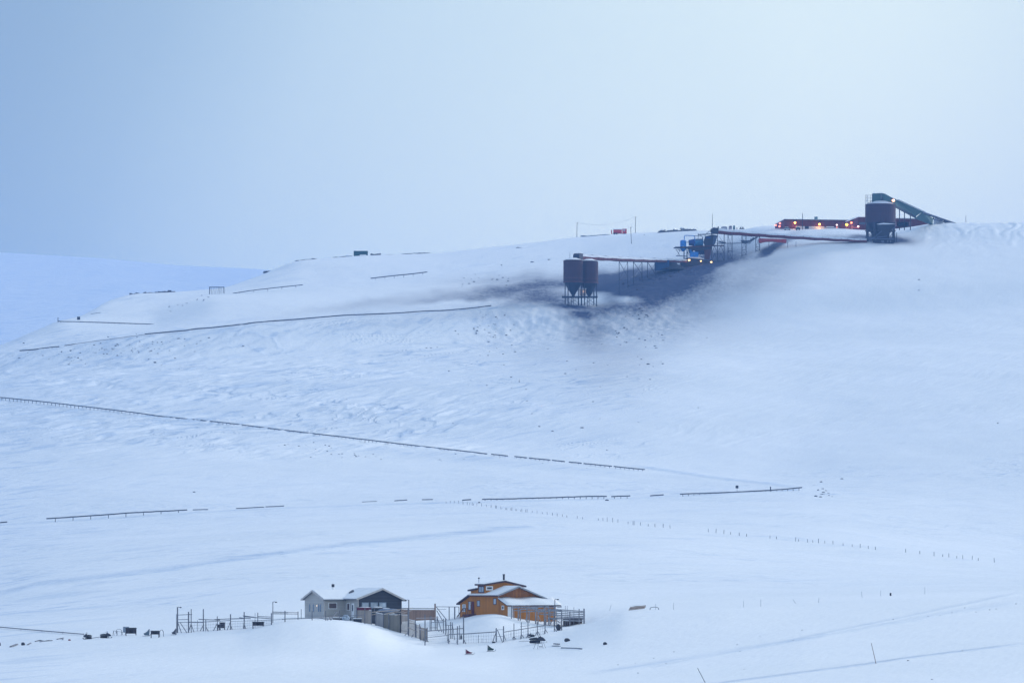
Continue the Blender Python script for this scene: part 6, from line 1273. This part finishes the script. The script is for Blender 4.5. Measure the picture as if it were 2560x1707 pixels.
car(Z5(260, 0)[0], Z5(332, 0)[0], Z5(0, 506)[1], 2964, mat('car_silver', (.35, .38, .42), rough=.3), 'silver car parked at the left corner of the red mine building')
car(Z5(388, 0)[0], Z5(438, 0)[0], Z5(0, 503)[1], 2963, mat('car_dark', (.04, .05, .08), rough=.3), 'dark car parked beneath the left orange lamp')
def crateish(zf, x0, x1, y0, y1, Y, name, label, cat, m_, d_=2.4, roof=True, grp=None):
    A, B = P(*zf(x0, y1), Y), P(*zf(x1, y0), Y); th = thing(name, label, cat, Vector(((A.x + B.x) / 2, Y, A.z)), grp)
    MB().box(Vector(((A.x + B.x) / 2, Y + d_ / 2, (A.z + B.z) / 2 - .3)), B.x - A.x, d_, B.z - A.z + .6).build('body', m_, th)
    if roof: MB().box(Vector(((A.x + B.x) / 2, Y + d_ / 2, B.z + .12)), B.x - A.x + .15, d_ + .1, .24).build('snow_cap', SNOW, th)
    return th, A, B
t_, A, B = crateish(Z9, 1248, 1428, 140, 206, 3150, 'shipping_container', 'dark green shipping container on the hill crest', 'container', board_mat('green_container', (.025, .085, .085), axis=0, pitch=.4, var=.2, groove=.3), roof=False)
MB().box(Vector(((A.x + B.x) / 2 + 1.3, 3149.9, A.z + .55)), 3.6, .3, .5).build('snow_patch', SNOW, t_)
MB().box(Vector(((A.x + B.x) / 2 + .3, 3149.6, A.z - .9)), B.x - A.x + .8, 3.2, .9).build('skid', RAILM, t_)
crateish(Z9, 1150, 1228, 203, 246, 3146, 'snowy_box', 'snow-plastered grey box left of the green container', 'box', mat('frosted_steel', (.28, .34, .42), var=.45, scale=.9))
def rubble_line(zf, pts, Y, label, name='timber_pile', cat='pile', m_=RAILM, sz=.7, seed=2, n_=10, grp=None, ln=2.6):
    rr = random.Random(seed); q = [lift(P(*zf(x, y), Y), .25) for x, y in pts]; mb = MB()
    for k in range(n_):
        f = (k + rr.random() * .7) / n_ * (len(q) - 1); i = min(int(f), len(q) - 2); c = q[i].lerp(q[i + 1], f - i) + Vector((0, rr.uniform(-1, 1), rr.uniform(-.1, .15))); a = rr.uniform(-.5, .5)
        mb.beam(c - Vector((ln * rr.uniform(.3, .7), rr.uniform(-.6, .6), a * sz)), c + Vector((ln * rr.uniform(.3, .7), rr.uniform(-.6, .6), a * sz)), sz * rr.uniform(.4, .9))
    return single(mb, name, m_, label, cat, q[0], grp)
rubble_line(Z9, [(865, 260), (930, 250), (1000, 240), (1145, 235)], 3145, 'long dark pile of timber left of the green container', sz=.9, n_=16)
rubble_line(Z9, [(590, 295), (695, 288), (778, 285)], 3120, 'flat dark beams lying on the crest left of the timber pile', sz=.45, n_=6, seed=5)
rubble_line(Z9, [(505, 305), (545, 300)], 3110, 'small dark scrap left of the flat beams on the crest', sz=.6, n_=4, seed=6, ln=1.2)
rubble_line(Z9, [(1490, 212), (1530, 195), (1580, 208)], 3150, 'tangle of dark scrap right of the green container', 'scrap_tangle', 'scrap', sz=.9, n_=9, seed=7)
rubble_line(Z9, [(1680, 205), (1740, 206)], 3170, 'low dash of debris right of the scrap tangle', 'debris', 'debris', sz=.35, n_=4, seed=8)
rubble_line(Z9, [(1870, 210), (1970, 205)], 3170, 'second low dash of debris right of the scrap tangle', 'debris', 'debris', sz=.5, n_=5, seed=9)
rubble_line(Z9, [(2040, 205), (2205, 212)], 3170, 'farthest right debris of the crest row beyond the green container', 'debris', 'debris', sz=.5, n_=7, seed=10)
rubble_line(Z9, [(118, 465), (168, 438)], 3090, 'single dark tilted slab on the steep left crest', 'tilted_slab', 'slab', sz=.9, n_=4, seed=11)
rubble_line(Z10, [(1202, 358), (1295, 352)], 3005, 'left part of the dark scrap on the rounded left knoll', 'scrap_pile', 'scrap', sz=1.3, n_=12, seed=12)
rubble_line(Z10, [(1325, 345), (1440, 347), (1500, 348), (1588, 342)], 3010, 'longer dark scrap pile right of the scrap on the left knoll', 'scrap_pile', 'scrap', sz=1.3, n_=26, seed=13)
rubble_line(Z8, [(1455, 360), (1560, 365), (1700, 368), (1900, 355), (1990, 345)], 3160, 'row of dark snowed-in machinery left of the plant mast', 'machine_scrap', 'scrap', sz=.9, n_=40, seed=14, ln=2.2)
for k, (x0, x1, y0, y1) in enumerate(((1465, 1550, 322, 360), (1570, 1640, 335, 360), (1660, 1735, 330, 362), (1760, 1830, 300, 360), (1830, 1920, 322, 362), (1955, 1998, 318, 350))):
    c = lift(P(*Z8((x0 + x1) / 2, y1), 3165), .1); w_ = px(Z8(x0, 0)[0], Z8(x1, 0)[0], 3185); h = px(Z8(0, y0)[1], Z8(0, y1)[1], 3185)
    th = thing('snowed_machine', ['leftmost boxy machine of the snowed-in row', 'second machine of the snowed-in row', 'third machine of the snowed-in row', 'machine with a raised arm in the snowed-in row', 'wide machine right of the one with the raised arm', 'small thin machine at the right end of the snowed-in row'][k], 'machine', c, 'machines in the snowed-in row')
    mb = MB(); rr = random.Random(k)
    for _ in range(5): mb.beam(c + Vector((rr.uniform(-.5, .5) * w_, rr.uniform(-.8, .8), -.3)), c + Vector((rr.uniform(-.5, .5) * w_, rr.uniform(-.8, .8), h * rr.uniform(.5, 1))), .35)
    mb.beam(c + Vector((-w_ / 2, 0, h * .5)), c + Vector((w_ / 2, 0, h * .6)), .8, .4); mb.build('frame', RAILM, th)
    MB().lump(c + Vector((0, 0, h * .75)), w_ * .8, 2, h * .45, k, .2).build('snow_cap', SNOW, th, True)
rubble_line(Z8, [(325, 450), (380, 430)], 3200, 'low snowy debris right of the left utility pole', 'debris', 'debris', mat('frost_debris', (.3, .35, .42)), .6, 21, 6)
rubble_line(Z8, [(420, 437), (520, 432), (620, 430), (700, 426)], 3200, 'thin row of half-buried debris left of the red tank truck', 'debris', 'debris', mat('frost_debris', (.3, .35, .42)), .4, 22, 12)
rubble_line(Z4, [(1605, 630), (1650, 618)], 2940, 'dark box of scrap behind the middle trestle', 'scrap_pile', 'scrap', RAILM, 1.4, 23, 6)
rubble_line(Z4, [(1670, 618), (1750, 622), (1830, 628)], 2940, 'low scrap row behind the short trestle', 'scrap_pile', 'scrap', RAILM, .9, 24, 12)
rubble_line(Z4, [(1205, 630), (1245, 640)], 2940, 'scrap behind the right legs of the blue plant', 'scrap_pile', 'scrap', RAILM, .8, 25, 5)
for k, (x0, x1, y0, m_, lab) in enumerate(((1130, 1155, 342, DKST, 'small dark dot-like drum on the crest behind the upper conveyor'), (1195, 1310, 342, mat('van_grey', (.3, .31, .37)), 'grey low vehicle under snow behind the upper conveyor'), (1335, 1396, 326, mat('cab_mauve', (.36, .33, .40)), 'pale mauve van behind the upper conveyor'), (1416, 1452, 322, mat('cab_teal', (.06, .14, .18)), 'narrow dark teal tank behind the upper conveyor'), (1478, 1494, 358, mat('cab_mauve', (.36, .33, .40)), 'tiny pale post-like bin behind the upper conveyor'), (1532, 1620, 352, DKST, 'dark two-humped machine behind the upper conveyor'))):
    Y = 3160; A, B = P(*Z4(x0, 390), Y), P(*Z4(x1, y0), Y); c = lift(Vector(((A.x + B.x) / 2, Y, A.z))); w_ = B.x - A.x; h = B.z - A.z
    th = thing('drum snow_vehicle van tank bin machine'.split()[k], lab, 'drum vehicle van tank bin machine'.split()[k], c, None)
    if k == 5:
        mb = MB().beam(c + Vector((-w_ / 2, 0, h * .15)), c + Vector((w_ / 2, 0, h * .15)), 2, h * .3); mb.box(c + Vector((-w_ * .25, 0, h * .6)), w_ * .22, 1.6, h * .7); mb.box(c + Vector((w_ * .22, 0, h * .6)), w_ * .25, 1.6, h * .7)
        mb.build('body', m_, th); MB().box(c + Vector((0, 0, h * 1.02)), w_ * .8, 1.8, .25).build('snow_cap', SNOW, th)
    else:
        MB().prism([c + Vector((x * w_, -1, z * h)) for x, z in ((-.5, -.1), (.5, -.1), (.5, .7), (.3, .98), (-.3, .98), (-.5, .65))], (0, 2.2, 0)).build('body', m_, th)
        if w_ > 3: MB().lump(c + Vector((0, 0, h * .98)), w_ * .7, 2, h * .25, k, .1).build('snow_cap', SNOW, th, True)
        if k == 2: MB().box(c + Vector((0, -1.03, h * .62)), w_ * .6, .05, h * .28).build('window', GLASS, th)
# white hut and open frame
YH = 3135.0; q = lambda x, y, d=0.0: P(*Z11(x, y), YH + d); b = q(1140, 195); th = thing('white_hut', 'small white hut with an overhanging roof behind a guardrail', 'hut', b)
wm = mat('hut_white', (.62, .62, .66), var=.08)
MB().prism([q(1113, 198), q(1158, 196), q(1158, 122), q(1134, 108), q(1113, 120)], (0, 3, 0)).build('wall', wm, th); MB().prism([q(1158, 196, .05), q(1225, 160, .05), q(1228, 128, .05), q(1158, 120, .05)], (0, 3, 0)).build('side_wall', mat('hut_shade', (.55, .52, .6)), th)
MB().prism([q(1108, 122, -.3), q(1134, 103, -.3), q(1262, 118, -.3), q(1262, 130, -.3), q(1160, 124, -.3), q(1134, 112, -.3)], (0, 3.8, 0)).build('roof', mat('grey_trim', (0.3, 0.33, 0.38)), th)
MB().box(q(1132, 176, -.06), .55, .1, 2.6).build('door', DKST, th); MB().box(q(1220, 143, -.06), .9, .1, 1.4).build('window', DKST, th)
b = q(1770, 215); th = thing('snowed_excavator', 'snow-plastered machine with a flat roof left of the twin silos', 'machine', b)
fm = mat('frosted_machine', (.22, .27, .36), var=.6, scale=.9)
MB().prism([q(1722, 222), q(1740, 165), q(1800, 158), q(1825, 200), q(1790, 215)], (0, 2.5, 0)).build('body', fm, th); MB().beam(q(1712, 162, 1), q(1850, 170, 1), 2.5, .3).build('roof', RAILM, th); MB().lump(q(1775, 152, 1), 3.5, 2.5, .5, 3, .2).build('snow_cap', SNOW, th, True)
b = at(*Z10(1990, 350), 2780, 3000); th = thing('pole_shelter', 'open frame of thin poles on the left hill shoulder', 'frame', b); w_ = px(Z10(1927, 0)[0], Z10(2060, 0)[0], b.y); h = px(Z10(0, 284)[1], Z10(0, 349)[1], b.y)
for dy in (0, 3.5):
    for k in range(2): MB().beam(b + Vector((w_ * (k - .5), dy, -1)), b + Vector((w_ * (k - .5) * .98, dy, h)), .22).build('post', RAILM, th)
    MB().beam(b + Vector((-w_ * .52, dy, h)), b + Vector((w_ * .52, dy, h - .05)), .22).build('top_beam', RAILM, th)
mb = MB()
for k, f in enumerate((.14, .2, .33, .42, .55, .66, .72, .8, .88)): mb.beam(b + Vector((w_ * (f - .5), 1.7, -.5)), b + Vector((w_ * (f - .5 - .05), 1.7, h * .98)), .13)
mb.build('slat', RAILM, th)
# ---------------------------------------------- rocks
rock_me = []
for k in range(6):
    o_ = MB().lump((0, 0, .1), 1.0, .8, .55, 40 + k, .34, 7, 5).build('rock', mat('rock_grey', (.075, .085, .115), var=.4, scale=1.2)); rock_me.append(o_.data); bpy.data.objects.remove(o_)
def rock(u, v, s, label, grp, yr=(1000, 3290)):
    b = at(u, v, *yr); o_ = bpy.data.objects.new('rock', random.choice(rock_me)); COL.objects.link(o_); o_.location = b; s = s * b.y / FPX
    o_.scale = (s * random.uniform(.8, 1.5), s, s * random.uniform(.7, 1.1)); o_.rotation_euler = (0, 0, random.uniform(-.4, .4)); tag(o_, label, 'rock', grp)
def scatter(n_, cu, cv, su, sv, ang, smin, smax, label, grp, yr=(1000, 3290)):
    for _ in range(n_):
        p, q_ = random.gauss(0, 1) * su, random.gauss(0, 1) * sv; a = R(ang); u = cu + p * math.cos(a) - q_ * math.sin(a); v = cv + p * math.sin(a) + q_ * math.cos(a)
        if not (0 < u < 2560): continue
        rock(u, v, random.uniform(smin, smax) * (1.3 if 'frosted' not in label else .75), label, grp, yr)
scatter(60, 290, 875, 120, 16, -6, 1.5, 4.0, 'small rock showing through the snow below the terrace guardrail at left', 'rocks below the terrace at left', (2450, 2700))
scatter(8, 430, 880, 60, 25, 0, 2, 4.5, 'small rock showing through the snow below the terrace guardrail at left', 'rocks below the terrace at left', (2450, 2700))
scatter(26, 1598, 808, 42, 24, 55, 1.8, 4.5, 'small dark rock on the snow bank right of the twin silos', 'rocks right of the silos', (2500, 2790))
scatter(10, 1552, 845, 10, 10, 0, 2.5, 5, 'dark rock in the tight cluster below the snow bank', 'rocks in a tight cluster', (2500, 2790))
scatter(32, 1225, 830, 45, 32, 30, 1.6, 4.0, 'small rock on the slope left below the twin silos', 'rocks left below the silos', (2500, 2770))
scatter(30, 1380, 940, 140, 70, 0, 1.5, 3.8, 'lone speck of rock on the open slope below the twin silos', 'rocks on the open slope', (2200, 2700))
scatter(8, 1640, 900, 60, 60, 0, 2, 4, 'lone speck of rock on the open slope right of the coal stain', 'rocks right of the coal stain', (2200, 2700))
scatter(14, 2053, 1233, 13, 9, 40, 2.5, 6, 'rock on the bank beyond the hairpin bend', 'rocks at the hairpin', (1900, 2150))
scatter(14, 780, 1118, 50, 7, 8, 2.5, 6, 'frosted rock just below the long middle guardrail', 'rocks below the middle guardrail', (1950, 2330))
scatter(12, 920, 1142, 50, 7, 4, 2.5, 5.5, 'frosted rock just below the long middle guardrail', 'rocks below the middle guardrail', (1950, 2300))
scatter(10, 1300, 1160, 120, 10, 5, 2, 5, 'frosted rock just below the long middle guardrail', 'rocks below the middle guardrail', (1950, 2300))
scatter(12, 490, 752, 50, 4, -15, 2, 3.5, 'rock in the band below the open timber frame', 'rocks below the timber frame', (2700, 2900))
scatter(18, 1215, 702, 50, 9, -4, 1.8, 4, 'rock in the rough bank left of the twin silos', 'rocks left of the silos', (2780, 3000))
scatter(26, 1650, 686, 50, 14, -15, 2, 4.5, 'dark lump on the coal slope beneath the lower conveyor', 'lumps on the coal slope', (2820, 2890))
for (u, v, s, lab) in ((1122, 928, 7, 'dark rock alone on the slope left of the silo stain'), (1413, 935, 6, 'dark rock alone below the middle of the slope stain'), (1621, 911, 8, 'largest lone rock right of the coal stain'), (1625, 949, 7, 'lone dark rock just under the largest one'), (1455, 1070, 8, 'pale lone rock in the middle of the open slope'), (1382, 1079, 6, 'small lone rock left of the pale one'), (2298, 700, 6, 'lone rock high on the open slope at right'), (2297, 727, 4, 'tiny rock just below the high lone one at right'), (1746, 1020, 5, 'lone rock low on the slope at right'), (2105, 1197, 7, 'lone rock right above the hairpin'), (1066, 870, 5, 'left one of two upright little rocks'), (1077, 871, 5, 'right one of two upright little rocks'), (387, 907, 9, 'biggest dark rock below the terrace guardrail'), (608, 868, 5, 'single dark rock right of the rocky patch'), (1517, 1251, 9, 'frosted boulder beside the lower road guardrail'), (1198, 1257, 9, 'frosted boulder above the first fence posts'), (485, 1230, 8, 'low dark rock left on the lower snowfield'), (2495, 1059, 6, 'rock far right on the open slope'), (1254, 664, 6, 'dark rock on the plateau left of the silos'), (1331, 656, 8, 'snowy boulder on the plateau between rock and cable drum'), (1372, 650, 8, 'round boulder nearest the silos on the plateau'), (1611, 588, 4, 'small dark box-like rock right of the crest pole')):
    rock(u, v, s * .8, lab, None, (1000, 3290))
for (u, v, s) in ((1634, 1645, 4), (1685, 1629, 4), (1588, 1658, 3), (1665, 1658, 4), (1843, 1611, 4), (2005, 1575, 4), (1860, 1672, 4), (1595, 1682, 4), (1545, 1661, 5), (2233, 1548, 5), (2277, 1543, 3), (2490, 1522, 5), (2474, 1524, 4), (2406, 1627, 5), (2270, 1651, 6), (2330, 1698, 6), (1610, 1650, 3), (2320, 1540, 4), (2350, 1538, 3), (2540, 1509, 5), (1900, 1590, 3), (1983, 1600, 3), (1850, 1628, 4), (2412, 1519, 4), (2380, 1531, 4), (2440, 1530, 4)):
    rock(u, v, s * .75, 'dark clod of frozen gravel along the ploughed track at lower right', 'clods along the ploughed track', (690, 1000))
# ------------------------------------------------------------------ haze
def haze():
    hb = bpy.data.meshes.new('haze'); x0, x1, y0, y1, z0, z1 = -15600, 15600, -500, 18100, float(GZ.min()) - 1, float(max(GZ.max(), 240)) + 4
    vs = [(x, y, z) for x in (x0, x1) for y in (y0, y1) for z in (z0, z1)]
    hb.from_pydata(vs, [], [(0, 1, 3, 2), (4, 6, 7, 5), (0, 4, 5, 1), (2, 3, 7, 6), (0, 2, 6, 4), (1, 5, 7, 3)]); hb.update()
    ho = bpy.data.objects.new('haze', hb); COL.objects.link(ho); ho['kind'] = 'stuff'
    hm = bpy.data.materials.new('haze'); hm.use_nodes = True; ht = hm.node_tree; ht.nodes.clear()
    o = ht.nodes.new('ShaderNodeOutputMaterial'); v = ht.nodes.new('ShaderNodeVolumePrincipled')
    v.inputs['Color'].default_value = (0.24, 0.50, 1.0, 1); v.inputs['Density'].default_value = HAZE_D; v.inputs['Anisotropy'].default_value = 0.0
    ht.links.new(v.outputs[0], o.inputs['Volume']); hb.materials.append(hm)
HAZE_D = 0.00006
haze()
